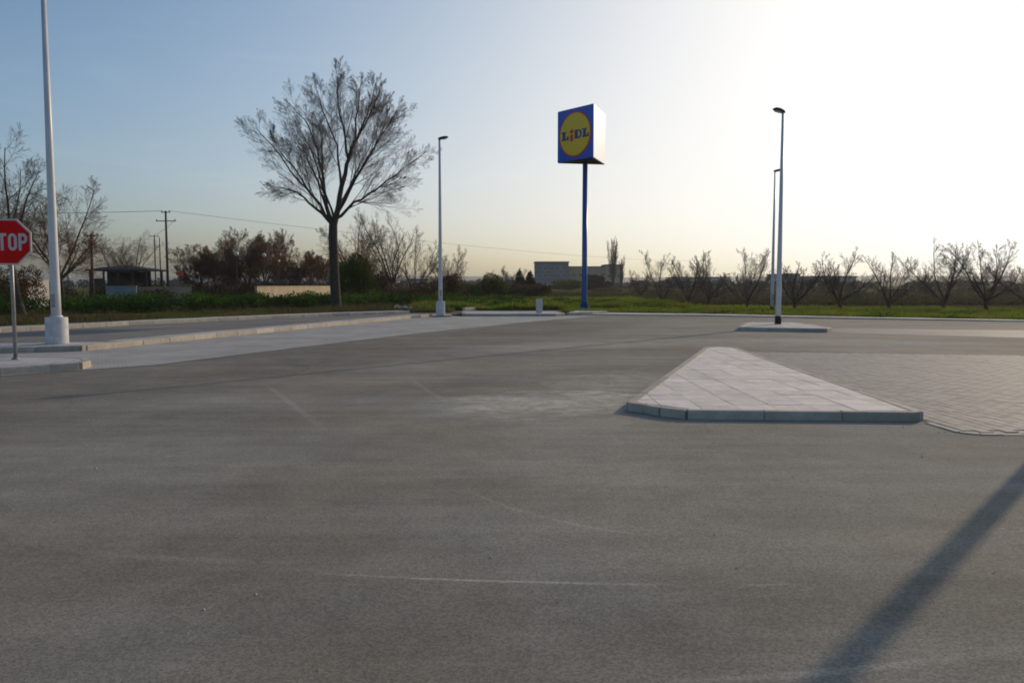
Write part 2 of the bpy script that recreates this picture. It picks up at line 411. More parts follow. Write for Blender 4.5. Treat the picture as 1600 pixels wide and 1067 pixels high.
# low hills at the horizon
def hills(y, h, seed):
    r = np.random.default_rng(seed); xs = np.linspace(-2500, 2500, 160); prof = np.zeros_like(xs)
    for k in range(1, 14): prof += r.normal() / k ** .9 * np.sin(xs / 2500 * k * 1.7 + r.uniform(0, 6.3))
    prof = h * (.7 + .25 * prof / np.abs(prof).max()); vs, n = [], len(xs)
    for yy, s in ((y - 250, 0), (y - 90, .7), (y, 1.0), (y + 200, .2)):
        vs.append(np.stack([xs, np.full(n, yy), prof * s - .5], -1))
    vs = np.concatenate(vs); i = np.arange(n - 1); fs = np.concatenate([np.stack([i + k * n, i + 1 + k * n, i + 1 + (k + 1) * n, i + (k + 1) * n], -1) for k in range(3)])
    return np_obj('hills', vs, fs, M['hill'], smooth=True, kind='structure')
hills(2350, 30, 3)

kA = [at(-260, 538), at(0, 520), at(200, 508.5), at(400, 499), at(520, 494), at(640, 490)]
kB = [at(-260, 559), at(127, 549), at(400, 521.5), at(670, 495)]
far_r = [at(905, 492.5), at(1100, 494), at(1300, 498), at(1600, 503)]
far_r.append(far_r[-1] + (far_r[-1] - far_r[-2]) * 3)
lot = [Vector((-45, -25, 0)), Vector((60, -25, 0)), Vector((60, far_r[-1].y, 0)), *reversed(far_r), at(720, 494), at(640, 490), at(520, 494), at(400, 499), at(200, 508.5), at(0, 520), at(-260, 538), Vector((-45, 14, 0))]
lotm = sheet('asphalt_lot', lot, 0, M['asphalt'], kind='structure')
# back road between the two kerbs
sheet('road', kA + list(reversed(kB)), .004, M['asphalt_worn'], kind='structure')
# right part of the lot behind the lamp island: worn asphalt seen warmer
# grey block paving band on the left
near = [at(-260, 615), at(0, 588), at(145, 577.5), at(240, 571), at(380, 554), at(540, 534.5), at(700, 516), at(820, 504), at(940, 493.5)]
sheet('block_paving', near + [at(868, 494), at(720, 494), at(670, 495)] + [at(400, 521.5), at(127, 549), at(-260, 559)], .008, M['paving_grey'], kind='structure')
# tan paving band running right from the lamp island
e0, e1, e2, e3 = at(1292, 513), at(1600, 516), at(1600, 528), at(1296, 520)
sheet('paving_band', [e0, e0 + (e1 - e0) * 3, e3 + (e2 - e3) * 3, e3], .004, M['paving_tan'], kind='structure')

# far kerb of the back road with the verge behind it
k1 = empty('verge_kerb', kind='structure'); kerb_run(k1, [p + Vector((-.04, .07, 0)) for p in kA], .15, .16, me=kerb_me2)
# lower kerb between the back road and the grey paving, widened into a peninsula under the lamp
k2 = empty('median_kerb', kind='structure')
kerb_run(k2, [p + Vector((-.07, .03, 0)) for p in kB[1:]], .14, .18, me=kerb_me2)
def walkway(name, line, off0, off1, top):
    p = [V2(q) for q in line]; nn = []
    for i in range(len(p)):
        d = (p[min(i + 1, len(p) - 1)] - p[max(i - 1, 0)]).normalized(); nn.append(Vector((-d.y, d.x)))
    prism(name, [q + n * off0 for q, n in zip(p, nn)] + [q + n * off1 for q, n in reversed(list(zip(p, nn)))], -.05, top, M['slab_top'], None, kind='structure')
walkway('verge_walkway', kA, .15, 1.15, .145)
walkway('median_walkway', [kB[1] + Vector((.45, 1.6, 0)), *kB[2:]], .165, .85, .125)
pen = [at(-260, 559), at(127, 549), at(133, 549) + Vector((.45, 1.5, 0)), at(-260, 559) + Vector((0, 2.0, 0))]
peno = empty('lamp_pavement', kind='structure')
pin = inset([V2(p) for p in pen], .15)
prism('paving_slab', pin, -.05, .135, M['slab_top'], peno)
pk = inset([V2(p) for p in pen], .075)
kerb_run(peno, [pk[0], pk[1]], .14); kerb_run(peno, [pk[1] + Vector((.06, .1)), pk[2]], .14, .15, 1.4, me=kerb_me2); kerb_run(peno, [pk[2], pk[3]], .14)

def island(name, ring, top, mat, kind='structure', width=.15, stone=1.0):
    """raised island: ring of kerb stones (counter-clockwise outer line) and a filled top"""
    o = empty(name, kind=kind); ring = [V2(p) for p in ring]
    kerb_run(o, inset(ring, width / 2), top, width, stone, closed=True)
    if mat: prism('paving_slab', inset(ring, width + .004), -.05, top - .006, mat, o)
    return o
stop_isl = island('sign_pavement', [at(-420, 622), at(-200, 602), at(0, 586.5), at(80, 581), at(128, 578), at(143, 574), at(138, 569.5), at(100, 567), at(0, 568), at(-420, 578)], .14, M['slab_top'])
lamp_isl = island('lamp_island', [at(1153, 517), at(1292, 519.5), at(1300, 517.5), at(1252, 509.5), at(1235, 508.2), at(1175, 508.2), at(1163, 510)], .13, M['slab_top'])
# median slab near the bollard and the slab under the totem
island('bollard_pavement', [at(722, 494.4), at(868, 494.4), at(884, 493.6), at(868, 489.5), at(722, 489.5)], .13, M['slab_top'])
island('totem_pavement', [at(885, 492.8), at(925, 491.8), at(950, 490.4), at(940, 488.0), at(905, 488.0)], .14, M['slab_top'])
lo2 = at(690, 494.2)
island('lamp_foot_pavement', [at(675, 495.6), at(706, 495.6), at(706, 493.0), at(675, 493.0)], .08, M['slab_top'], width=.12)
# kerb running away behind the bollard, with worn ground in front of it
sheet('track', [at(722, 489.5), at(868, 489.5), at(905, 488), at(898, 479), at(724, 486.2)], .004, M['dirt'], kind='structure')
k3 = empty('track_kerb', kind='structure'); kerb_run(k3, [at(724, 486.2), at(800, 482.3), at(893, 478.2)], .22, .2, 1.6, me=kerb_me2)
# dusty corner where the back road meets the verge
sheet('dirt_patch', [at(555, 491.5), at(645, 490), at(668, 492.5), at(722, 491.5), at(722, 486), at(640, 483), at(560, 484)], .010, M['dirt'], kind='structure')
# pavement along the far right edge
fr = empty('far_pavement', kind='structure')
back = [p + Vector((.2, 3.0 - i * .6, 0)) for i, p in enumerate(far_r)]
prism('paving_slab', [V2(p) + Vector((0, .16)) for p in far_r] + [V2(p) for p in reversed(back)], -.05, .055, M['slab_top'], fr)
kerb_run(fr, [p + Vector((0, .08, 0)) for p in far_r[:4]], .06, .15, 1.5)

# ------------------------------------------------------------------ triangular island in the foreground: slabs one by one
TOP = .107
ring = [at(977, 641.6), at(1003, 645), at(1030, 650), at(1072, 655), at(1447, 658.5), at(1150, 549.2), at(1126, 548.0), at(1101, 549.0)]
ring = [V2(p) for p in ring]
tri = empty('traffic_island', kind='structure')
kerb_run(tri, inset(ring, .06), TOP, .12, 1.0, closed=True, jit=.002)
inner = inset(ring, .126)
prism('bedding', inner, -.05, TOP - .009, M['bed'], tri)
hull = inner
T = .455; ox, oy = 2.76, 9.42; cnt = 0
for i in range(-6, 12):
    for j in range(-2, 24):
        j0 = .003
        sq = [Vector((ox + (i + a) * T + (j0 if a == 0 else -j0), oy + (j + b) * T + (j0 if b == 0 else -j0))) for a, b in ((0, 0), (1, 0), (1, 1), (0, 1))]
        pc = clip_convex(sq, hull)
        if len(pc) < 3 or parea(pc) < .004: continue
        pts = inset(pc, .002)
        dz = random.uniform(-.0025, .0025)
        prism('tile', pts, TOP - .05, TOP - .003 + dz, M['tile'], tri); cnt += 1

# ------------------------------------------------------------------ block pavers beside it, laid in rows running away
pav = empty('cobbled_apron', kind='structure')
pz = [at(1150, 550), at(1600, 556), at(1600, 556) + Vector((12, -.6, 0)), Vector((22, 8.6, 0)), at(1600, 677.5), at(1530, 677.5), at(1500, 674.5), at(1470, 666), at(1449, 659.5)]
sheet('bedding', pz, .006, M['paving_tan'], pav)
hullp = [V2(p) for p in reversed(pz)]
# make it convex enough for clipping: treat the notch at the near-left corner separately
def inside(p, poly):
    r = False
    for i in range(len(poly)):
        a, b = poly[i], poly[(i + 1) % len(poly)]
        if (a.y > p.y) != (b.y > p.y) and p.x < (b.x - a.x) * (p.y - a.y) / (b.y - a.y) + a.x: r = not r
    return r
pvb = box_bm(bmesh.new(), -.118, .118, -.068, .068, -.03, 0, .003)
pv_me = bpy.data.meshes.new('paver'); pvb.to_mesh(pv_me); pvb.free(); pv_me.materials.append(M['paver'])
cells = []
rr = random.Random(5)
ang = R(90) + R(3)
dx, dy = Vector((math.cos(ang), math.sin(ang))), Vector((-math.sin(ang), math.cos(ang)))
org = Vector((5, 8.5))
for i in range(-8, 52):
    for j in range(-70, 8):
        p = org + dx * (.24 * (i + (.5 if j % 2 else 0))) + dy * (.14 * j)
        if p.x > 13.2 or p.x > .66 * p.y + 1.0 : continue
        if all(inside(p + dx * a + dy * b, hullp) for a in (-.1, .1) for b in (-.05, .05)): cells.append(p)
kerb_run(pav, [at(1451, 661.0), at(1472, 667.5), at(1500, 675.8), at(1530, 679.0), at(1600, 679.3), Vector((22, 8.5, 0))], .010, .10, .24, me=kerb_me3)
cells.sort(key=lambda p: p.length)
for p in cells[:300]:
    o = link(bpy.data.objects.new('paver', pv_me), pav)
    o.location = (p.x, p.y, .013 + rr.uniform(-.0015, .0015)); o.rotation_euler = (rr.uniform(-.006, .006), rr.uniform(-.006, .006), ang + rr.uniform(-.012, .012))
base = np.array([v.co[:] for v in pv_me.vertices]); fcs = [tuple(p.vertices) for p in pv_me.polygons]
vs, fs = [], []
for p in cells[300:]:
    a = ang + rr.uniform(-.01, .01); ca, sa = math.cos(a), math.sin(a); o = len(vs); z = .013 + rr.uniform(-.0015, .0015); tl, tw = rr.uniform(-.006, .006), rr.uniform(-.006, .006)
    for b in base: vs.append((p.x + b[0] * ca - b[1] * sa, p.y + b[0] * sa + b[1] * ca, z + b[2] + b[0] * tl + b[1] * tw))
    fs += [tuple(q + o for q in f) for f in fcs]
mesh_obj('far_pavers', vs, fs, M['paver'], pav, kind='stuff')

# ------------------------------------------------------------------ tubes and trees
class Tubes:
    def __init__(s): s.v, s.f, s.n = [], [], 0
    def add(s, pts, rad, k=3):
        pts = [Vector(p) for p in pts]; ref = Vector((0.31, .93, .17)).normalized()
        for i, p in enumerate(pts):
            d = (pts[min(i + 1, len(pts) - 1)] - pts[max(i - 1, 0)]).normalized()
            a = d.cross(ref)
            a = a.normalized() if a.length > 1e-4 else Vector((1, 0, 0))
            b = d.cross(a)
            for j in range(k):
                t = 2 * math.pi * j / k; w = a * math.cos(t) * rad[i] + b * math.sin(t) * rad[i]
                s.v.append((p.x + w.x, p.y + w.y, p.z + w.z))
        for i in range(len(pts) - 1):
            for j in range(k):
                j2 = (j + 1) % k; o = s.n
                s.f.append((o + i * k + j, o + i * k + j2, o + (i + 1) * k + j2, o + (i + 1) * k + j))
        s.n += len(pts) * k
    def obj(s, name, mat, parent=None, **k):
        if not s.f: return None
        return np_obj(name, np.array(s.v), np.array(s.f), mat, parent, smooth=True, **k)

def grow(tb, rn, p0, d, L, r0, level, P):
    """one branch and its children"""
    nseg = P['seg'][level]; pts, rad = [Vector(p0)], [r0]; dd = d.normalized()
    up = P['up'][level]; wob = P['wob'][level]; step = L / nseg
    for i in range(nseg):
        dd = (dd + Vector((rn.gauss(0, wob), rn.gauss(0, wob), rn.gauss(0, wob * .7) + up))).normalized()
        pts.append(pts[-1] + dd * step); rad.append(max(P['rmin'], r0 * (1 - .75 * (i + 1) / nseg)))
    tb[1 if level >= P['split'] else 0].add(pts, rad, 5 if level == 0 else 3)
    spawn(tb, rn, pts, rad, L, level, P)
def spawn(tb, rn, pts, rad, L, level, P, n=None, t0=None):
    if level + 1 >= len(P['seg']): return
    n = P['n'][level] if n is None else n; t0 = P['t0'][level] if t0 is None else t0
    for c in range(n):
        t = t0 + (1 - t0) * (c + rn.random()) / n; t = min(t, .98); x = t * (len(pts) - 1); i = int(x); fr_ = x - i
        p = pts[i].lerp(pts[i + 1], fr_); r = rad[i] * (1 - fr_) + rad[i + 1] * fr_
        d = (pts[i + 1] - pts[i]).normalized(); a = d.cross(Vector((rn.gauss(0, 1), rn.gauss(0, 1), rn.gauss(0, .5)))).normalized()
        th = R(rn.uniform(*P['ang'][level])); nd = d * math.cos(th) + a * math.sin(th)
        l = L * P['len'][level] * (1.12 - P.get('tap', .75) * t) * rn.uniform(.7, 1.25)
        grow(tb, rn, p, nd, l, max(P['rmin'], r * P['rk']), level + 1, P)

PB = dict(seg=(8, 5, 4, 3, 2), n=(11, 9, 7, 5), t0=(.16, .12, .10, .1), len=(.58, .58, .56, .55), ang=((15, 40), (16, 40), (18, 42), (18, 42)),
          up=(.03, .04, .035, .03, .02), wob=(.03, .04, .045, .05, .05), rmin=.0032, rk=.36, split=2, tap=.86)

def big_tree():
    Y = 50.0; b = pos(524, Y); k = Y / F; rn = random.Random(11)
    root = empty('bare_tree', b, label='tall leafless tree with wide fan of branches standing alone on the verge', cat='tree')
    L = lambda pts: [Vector(((px - 522) * k * .84, dy_, zat(350 + (py - 350) * .885, Y))) for px, py, dy_ in pts]
    tb = (Tubes(), Tubes())
    def limb(pts, r0, r1, n, t0=.16):
        q = L(pts); 
        # densify with slight wander
        out = [q[0]]
        for a, c in zip(q, q[1:]):
            m = max(2, int((c - a).length / .9))
            for i in range(1, m + 1):
                w = .05 if i < m else .02
                out.append(a.lerp(c, i / m) + Vector((rn.gauss(0, w), rn.gauss(0, w), rn.gauss(0, w))))
        nn = len(out); rad = [r0 + (r1 - r0) * (i / (nn - 1)) ** .8 for i in range(nn)]
        tb[0].add(out, rad, 7); ln = sum((c - a).length for a, c in zip(out, out[1:]))
        spawn(tb, rn, out, rad, ln, 0, PB, n, t0)
    # trunk
    tr = Tubes(); tp = [Vector((.06, 0, -.1)), Vector((.04, 0, .5)), Vector((0, 0, 1.8)), Vector((-.05, 0, 3.4)), Vector((-.08, 0, 4.6)), Vector((-.05, 0, zat(352, Y)))]
    tr.add(tp, [.42, .33, .29, .27, .28, .26], 12)
    limbs = [
        ([(522, 356, 0), (499, 332, .3), (470, 312, .8), (445, 292, 1.2), (418, 284, 1.5), (406, 284, 1.7)], .13, .012, 15),
        ([(521, 350, 0), (500, 318, -.4), (481, 295, -.9), (457, 268, -1.5), (425, 222, -2.2), (404, 198, -2.6)], .11, .012, 15),
        ([(519, 350, 0), (508, 322, .1), (503, 290, .3), (499, 255, .5), (488, 222, .9), (479, 198, 1.1), (462, 164, 1.3), (432, 134, 1.5)], .15, .012, 16),
        ([(499, 255, .5), (500, 220, .2), (499, 190, 0), (492, 165, -.3)], .06, .01, 8),
        ([(482, 296, -.9), (462, 258, -1.8), (446, 240, -2.2), (432, 205, -2.6)], .06, .01, 8),
        ([(522, 354, 0), (530, 320, .1), (535, 285, .2), (543, 262, .3), (548, 235, .5), (560, 205, .6)], .20, .10, 4, .6),
        ([(548, 240, .5), (544, 200, .1), (537, 165, -.2), (534, 125, -.4), (533, 90, -.5)], .10, .01, 15),
        ([(535, 285, .2), (534, 240, -.6), (530, 205, -1.0), (512, 160, -1.5), (503, 125, -1.8)], .09, .01, 13),
        ([(560, 205, .6), (567, 190, .8), (580, 160, 1.0), (590, 128, 1.2), (597, 98, 1.3)], .10, .01, 15),
        ([(560, 205, .6), (557, 165, 1.3), (560, 120, 2.0), (563, 95, 2.3)], .08, .01, 12),
        ([(529, 330, .05), (556, 292, -.5), (577, 266, -1.1), (597, 240, -1.6), (625, 205, -2.2), (653, 172, -2.6)], .12, .012, 16),
        ([(525, 346, .03), (534, 336, .2), (556, 312, .5), (580, 296, 1.0), (612, 272, 1.6), (645, 246, 2.1), (683, 218, 2.5)], .13, .012, 17),
        ([(560, 205, .6), (580, 180, .2), (600, 150, -.4), (614, 116, -.8)], .08, .01, 13),
        ([(508, 324, .1), (486, 270, .9), (455, 225, 1.8), (432, 190, 2.4)], .08, .01, 12),
        ([(580, 296, 1.0), (605, 286, .4), (630, 282, 0), (650, 272, -.4)], .05, .01, 8),
        ([(577, 266, -1.1), (600, 222, -.4), (612, 190, .1), (628, 140, .5)], .08, .01, 15),
        ([(530, 320, .1), (540, 280, 1.9), (556, 230, 3.2), (575, 185, 4.2)], .09, .01, 12),
        ([(524, 348, 0), (515, 290, -1.9), (505, 240, -3.2), (480, 190, -4.0)], .09, .01, 12),
    ]
    for l in limbs: limb(*l)
    tr.obj('trunk', M['bark'], root); tb[0].obj('limbs', M['bark'], root); tb[1].obj('crown', M['twig'], root)
big_tree()

ROUND = dict(seg=(6, 5, 4, 2), n=(9, 8, 7), t0=(.2, .15, .1), len=(.55, .55, .55), ang=((25, 60), (25, 60), (20, 55)),
             up=(.05, .05, .04, .03), wob=(.10, .12, .12, .12), rmin=.007, rk=.55, split=1)
ROUND.update(wob=(.07, .08, .08, .08), rmin=.005, rk=.48)
DENSE = dict(ROUND, n=(13, 11, 9), up=(.04, .04, .03, .03))
VASE = dict(seg=(7, 5, 3, 2), n=(13, 8, 6), t0=(.12, .1, .1), len=(.48, .5, .5), ang=((18, 60), (20, 55), (20, 50)),
            up=(.07, .12, .09, .05), wob=(.12, .10, .08, .08), rmin=.0045, rk=.42, split=1, tap=.85)
VASE.update(n=(14, 10, 7), rmin=.0040)
POPLAR = dict(seg=(8, 5, 3), n=(16, 7), t0=(.05, .1), len=(.30, .45), ang=((10, 24), (12, 30)),
              up=(.10, .12, .1), wob=(.03, .04, .05), rmin=.02, rk=.5, split=1)
def tree(name, px, Y, h, trunk_h, spread, nl, P, seed, label, group=None, bark='bark', twig='twig', lean=0.0, r=None, tilt=(15, 50)):
    rn = random.Random(seed); b = pos(px, Y); root = empty(name, b, label=label, cat='tree', group=group)
    tr, br, tw = Tubes(), Tubes(), Tubes(); r = r or h * .018
    tp = [Vector((lean * t, 0, t * trunk_h - .1)) + Vector((rn.gauss(0, .03), rn.gauss(0, .03), 0)) for t in (0, .35, .7, 1)]
    tr.add(tp, [r * 1.35, r * 1.05, r, r * .95], 8)
    top = tp[-1]; tb = (br, tw)
    for i in range(nl):
        a = 2 * math.pi * (i + rn.random() * .7) / nl; th = R(rn.uniform(*tilt))
        d = Vector((math.cos(a) * math.sin(th) + lean * .12, math.sin(a) * math.sin(th), math.cos(th)))
        Lm = min((h - trunk_h) / max(.35, math.cos(th)) , spread / 2 / max(.2, math.sin(th)) * 1.25) * rn.uniform(.72, .92)
        grow(tb, rn, top - Vector((lean * .1, 0, rn.random() * .25 * trunk_h)), d, Lm, r * rn.uniform(.38, .62), 0, P)
    tr.obj('trunk', M[bark], root); br.obj('limbs', M[bark], root); tw.obj('crown', M[twig], root)
    return root

def leaf_cloud(name, blobs, n, size, mat, parent=None, seed=1, shell=.55, aspect=1.0, **k):
    """small leaf faces scattered through a set of ellipsoids (cx,cy,cz,rx,ry,rz)"""
    r = np.random.default_rng(seed); B = np.array(blobs, float); vol = B[:, 3] * B[:, 4] * B[:, 5]
    w = vol ** .7; pick = r.choice(len(B), n, p=w / w.sum()); d = r.normal(size=(n, 3)); d /= np.linalg.norm(d, axis=1)[:, None]
    rad = r.uniform(shell, 1.0, n) ** .6 * r.uniform(.82, 1.10, n)
    c = B[pick, :3] + d * B[pick, 3:] * rad[:, None]
    s = size * r.uniform(.5, 1.3, n)
    u = r.normal(size=(n, 3)); u /= np.linalg.norm(u, axis=1)[:, None]; q = r.normal(size=(n, 3)); v = np.cross(u, q); v /= np.linalg.norm(v, axis=1)[:, None]
    u = u * s[:, None]; v = v * (s * aspect)[:, None]
    P = np.stack([c - u * .5, c - v * .35 + u * .1, c + u * .6, c + v * .35 + u * .1], 1).reshape(-1, 3)
    P[:, 2] = np.maximum(P[:, 2], -.02)
    return np_obj(name, P, np.arange(4 * n).reshape(-1, 4), mat, parent, **k)
def bush(name, px, Y, w, h, mat, seed, label, cat='bush', n=2500, size=.16, group=None, z0=0, stems=True, stem_mat='twig_brown'):
    rn = random.Random(seed); b = pos(px, Y); root = empty(name, b, label=label, cat=cat, group=group); bl = []
    for i in range(9):
        a = rn.random() * 6.28; q = rn.random() ** .5 * .62; zc = rn.uniform(.25, .78) * h
        rr_ = rn.uniform(.20, .38); bl.append((math.cos(a) * q * w / 2, math.sin(a) * q * w / 2, z0 + zc, w * rr_ * .8, w * rr_ * .8, h * rn.uniform(.15, .28)))
    leaf_cloud('foliage', bl, n, size, M[mat], root, seed)
    if stems:
        tb = Tubes()
        for i in range(26):
            a = rn.random() * 6.28; q = rn.random() ** .5 * w * .22; t = Vector((math.cos(a) * w * .5 * rn.random(), math.sin(a) * w * .5 * rn.random(), h * rn.uniform(.7, 1.13)))
            p0 = Vector((math.cos(a) * q * .4, math.sin(a) * q * .4, 0)); m = p0.lerp(t, .5) + Vector((rn.gauss(0, .1), rn.gauss(0, .1), rn.gauss(0, .1)))
            tb.add([p0, m, t], [.03, .018, .008], 3)
        tb.obj('stems', M[stem_mat], root)
    return root

# left edge trees
t = tree('bare_tree', 38, 36, 8.7, 3.2, 4.4, 5, ROUND, 21, 'leaning leafless tree behind the stop sign with an upright open crown', bark='bark_pale', lean=-.62, r=.13, tilt=(6, 30))
tree('bare_tree', 96, 58, 9.4, 2.4, 7.6, 9, DENSE, 22, 'broad leafless tree with a dense brown crown right behind the nearest lamp post', twig='twig_brown', tilt=(12, 62))
tree('bare_tree', -22, 52, 8.6, 2.2, 6, 7, DENSE, 23, 'leafless tree at the left edge partly hidden by the stop sign', twig='twig_brown')
for i, (px, Y, h, s, lb) in enumerate(((182, 92, 7.2, 5.6, 'thin leafless tree in front of the pavilion roof, left one of two'), (208, 90, 7.6, 6.0, 'thin leafless tree beside the pavilion, nearer the utility pole'))):
    tree('bare_tree', px, Y, h, 2.4, s, 6, ROUND, 30 + i, lb, 'young trees round the pavilion')
PARK = dict(DENSE, rmin=.0095, wob=(.05, .07, .08, .08), ang=((20, 55), (22, 55), (20, 50)))
park = [(312, 96, 6.2, 4.2, 'brown twiggy park tree at the left end of the tree row'), (338, 100, 7.0, 4.6, 'second brown park tree from the left end of the row'),
        (362, 94, 7.6, 4.4, 'brown park tree behind the left globe light'), (388, 98, 8.4, 4.8, 'tallest brown park tree between the two globe lights'),
        (416, 95, 8.1, 4.6, 'brown park tree behind the right globe light'), (438, 100, 7.0, 4.2, 'brown park tree just right of the tallest ones'),
        (463, 104, 6.8, 4.6, 'thin paler park tree above the cream wall'), (486, 98, 5.8, 4.4, 'low brown park tree left of the big bare tree'), (508, 106, 6.0, 4.2, 'brown park tree directly behind the big trunk, on its left')]
for i, (px, Y, h, s, lb) in enumerate(park):
    tree('park_tree', px, Y, h, 1.5, s * 1.2, 9, ROUND if i == 6 else PARK, 50 + i, lb, 'brown park trees in a row', twig='twig_brown', tilt=(10, 62))
# behind and right of the big tree
tree('bare_tree', 556, 68, 7.6, 1.5, 5.6, 8, DENSE, 70, 'twiggy tree rising from the ivy bush right of the big trunk', twig='twig_brown', tilt=(8, 55))
tree('bare_tree', 612, 60, 7.3, 1.9, 6.0, 6, dict(VASE, n=(11, 8, 6)), 71, 'spreading forked tree left of the second lamp post', tilt=(14, 52))
tree('bare_tree', 648, 64, 6.2, 1.2, 4.6, 5, VASE, 72, 'smaller crooked leafless tree between forked tree and lamp post', tilt=(14, 52))
tree('bare_tree', 704, 74, 5.6, .8, 4.4, 6, VASE, 73, 'fine leafless sapling fanning out just right of the second lamp post', tilt=(5, 50))
tree('bare_tree', 797, 112, 4.9, 1.0, 3.4, 6, VASE, 74, 'small pale leafless tree left of the dark conifers')
bush('brown_bush', 20, 46, 4.0, 2.7, 'bush_brown', 89, 'dark brown scrub low behind the stop sign', n=5200, size=.10)
bush('brown_bush', 596, 66, 3.4, 3.2, 'bush_brown', 90, 'tall rusty scrub between ivy bush and forked tree', n=5200, size=.10)
bush('ivy_bush', 563, 60, 3.6, 4.3, 'bush_green', 80, 'olive green bush at the right of the big tree trunk', n=9000, size=.13)
bush('ivy_bush', 540, 66, 2.6, 4.0, 'bush_green', 86, 'taller ivy clump directly behind the big tree trunk', n=5000, size=.13)
bush('brown_bush', 708, 64, 2.2, 2.9, 'bush_brown', 81, 'round brown bush right of the second lamp post', n=4200, size=.10)
bush('brown_bush', 633, 58, 4.6, 2.0, 'bush_brown', 82, 'low reddish brown scrub below the forked tree', n=5200, size=.10)
bush('brown_bush', 672, 61, 2.6, 2.2, 'bush_brown', 87, 'brown scrub immediately left of the second lamp post', n=3000, size=.10)
bush('green_bush', 770, 84, 3.6, 3.0, 'bush_green', 83, 'yellow green bush midway between second lamp post and bollard', n=5000, size=.15)
bush('green_bush', 742, 92, 3.6, 2.0, 'bush_green', 84, 'low dark green bush left of the yellow green one', n=3000, size=.16)
def conifer(px, Y, h, w, seed, label):
    b = pos(px, Y); root = empty('conifer_tree', b, label=label, cat='tree', group='dark conifers left of the apartment block'); rn = random.Random(seed); bl = []
    for i in range(12):
        t = i / 11; rr_ = (1 - t) ** .75 * w / 2 + .12
        for k_ in range(3):
            a = rn.random() * 6.28; bl.append((math.cos(a) * rr_ * .4, math.sin(a) * rr_ * .4, .5 + t * (h - .7), rr_ * .75, rr_ * .75, h / 14))
    leaf_cloud('crown', bl, 3200, .22, M['conifer'], root, seed); tb = Tubes(); tb.add([(0, 0, -.1), (0, 0, h * .9)], [.12, .03], 6); tb.obj('trunk', M['bark'], root)
conifer(812, 112, 3.9, 2.0, 1, 'small dark conifer, left one of the pair beside the far block')
conifer(828, 108, 3.6, 2.0, 2, 'small dark conifer touching the left end of the far block')
bush('green_bush', 935, 190, 7.5, 4.0, 'conifer', 85, 'dark round evergreen in front of the far block, right of the blue pole', n=4200, size=.45, stems=False)
bush('green_bush', 885, 200, 11, 3.0, 'bush_green', 88, 'dull green shrubs in front of the far block, left of the blue pole', n=4200, size=.45, stems=False)
# poplars
tree('poplar_tree', 958, 185, 16.0, 1.0, 4.2, 9, POPLAR, 90, 'tall columnar leafless poplar at the right end of the far block', r=.25, tilt=(1, 9))
tree('poplar_tree', 971, 190, 10.6, 1.0, 2.6, 6, POPLAR, 91, 'shorter columnar poplar beside the tall one', r=.18, tilt=(1, 8))

# orchard row on the right
orch = [(1034, 62, 4.2, 2.6, 'slender orchard tree nearest the far block, first of the row'), (1076, 57, 3.9, 3.0, 'orchard tree with two crooked limbs, second of the row'),
        (1108, 60, 4.2, 2.4, 'thin upright orchard tree in front of the far utility pole'), (1168, 52, 3.9, 3.6, 'dense vase shaped orchard tree left of the twin lamp posts'),
        (1242, 51, 3.0, 3.0, 'low open orchard tree just right of the twin lamp posts'), (1312, 51, 4.8, 3.6, 'tallest round orchard tree right of the lamp island'),
        (1388, 50, 3.6, 2.8, 'narrow orchard tree right of the tallest round one'), (1474, 49, 4.2, 4.2, 'wide forked orchard tree third from the right edge'),
        (1540, 47, 4.1, 4.0, 'stout dark trunked orchard tree second from the right edge'), (1612, 49, 4.2, 4.4, 'orchard tree cut by the right edge of the view')]
for i, (px, Y, h, s, lb) in enumerate(orch):
    tree('orchard_tree', px, Y, h * 1.05, .55 + .1 * (i % 3), s * 1.25, 5 + (i % 3), VASE, 100 + i, lb, 'bare orchard trees behind the far pavement', r=.105, tilt=(22, 62))
rn = random.Random(3)
for i in (0, 2, 4, 6, 8):
    px = 1010 + i * 74 + rn.uniform(-16, 16); Y = rn.uniform(76, 100)
    where = ['left of the first orchard tree', 'behind the second orchard tree', 'left of the dense vase shaped tree', 'seen between the twin lamp posts and the vase shaped tree', 'behind the tallest round orchard tree', 'right of the tallest round tree', 'behind the narrow orchard tree', 'between the two forked trees near the right edge', 'at the far right edge'][i]
    tree('orchard_tree', px, Y, rn.uniform(3.2, 4.4), .6, 3.6, 5, VASE, 130 + i, 'smaller second row orchard tree ' + where, 'second row of orchard trees', r=.11, tilt=(22, 60))

# ------------------------------------------------------------------ low vegetation
def blades(name, region, n, h, w, mat, seed, lean=.35, thin=None, **k):
    """region(u,v arrays)->(x,y); triangles for grass"""
    r = np.random.default_rng(seed); x, y = region(r, n)
    if thin is not None:
        keep = thin(x, y, r); x, y = x[keep], y[keep]
    n = len(x); a = r.uniform(0, 2 * math.pi, n)
    clump = .55 + .45 * np.sin(x * 1.7 + 1.3 * np.sin(y * .9)) * np.sin(y * 1.3 + np.sin(x * .7)); hh = h * r.uniform(.45, 1.15, n) * (.5 + clump)
    ww = w * r.uniform(.6, 1.4, n); dx_, dy_ = np.cos(a) * ww, np.sin(a) * ww; l = r.normal(size=(n, 2)) * lean * hh[:, None]
    P = np.stack([np.stack([x - dx_, y - dy_, np.full(n, -.03)], -1), np.stack([x + dx_, y + dy_, np.full(n, -.03)], -1), np.stack([x + l[:, 0], y + l[:, 1], hh], -1)], 1).reshape(-1, 3)
    return np_obj(name, P, np.arange(3 * n).reshape(-1, 3), mat, kind='stuff', **k)
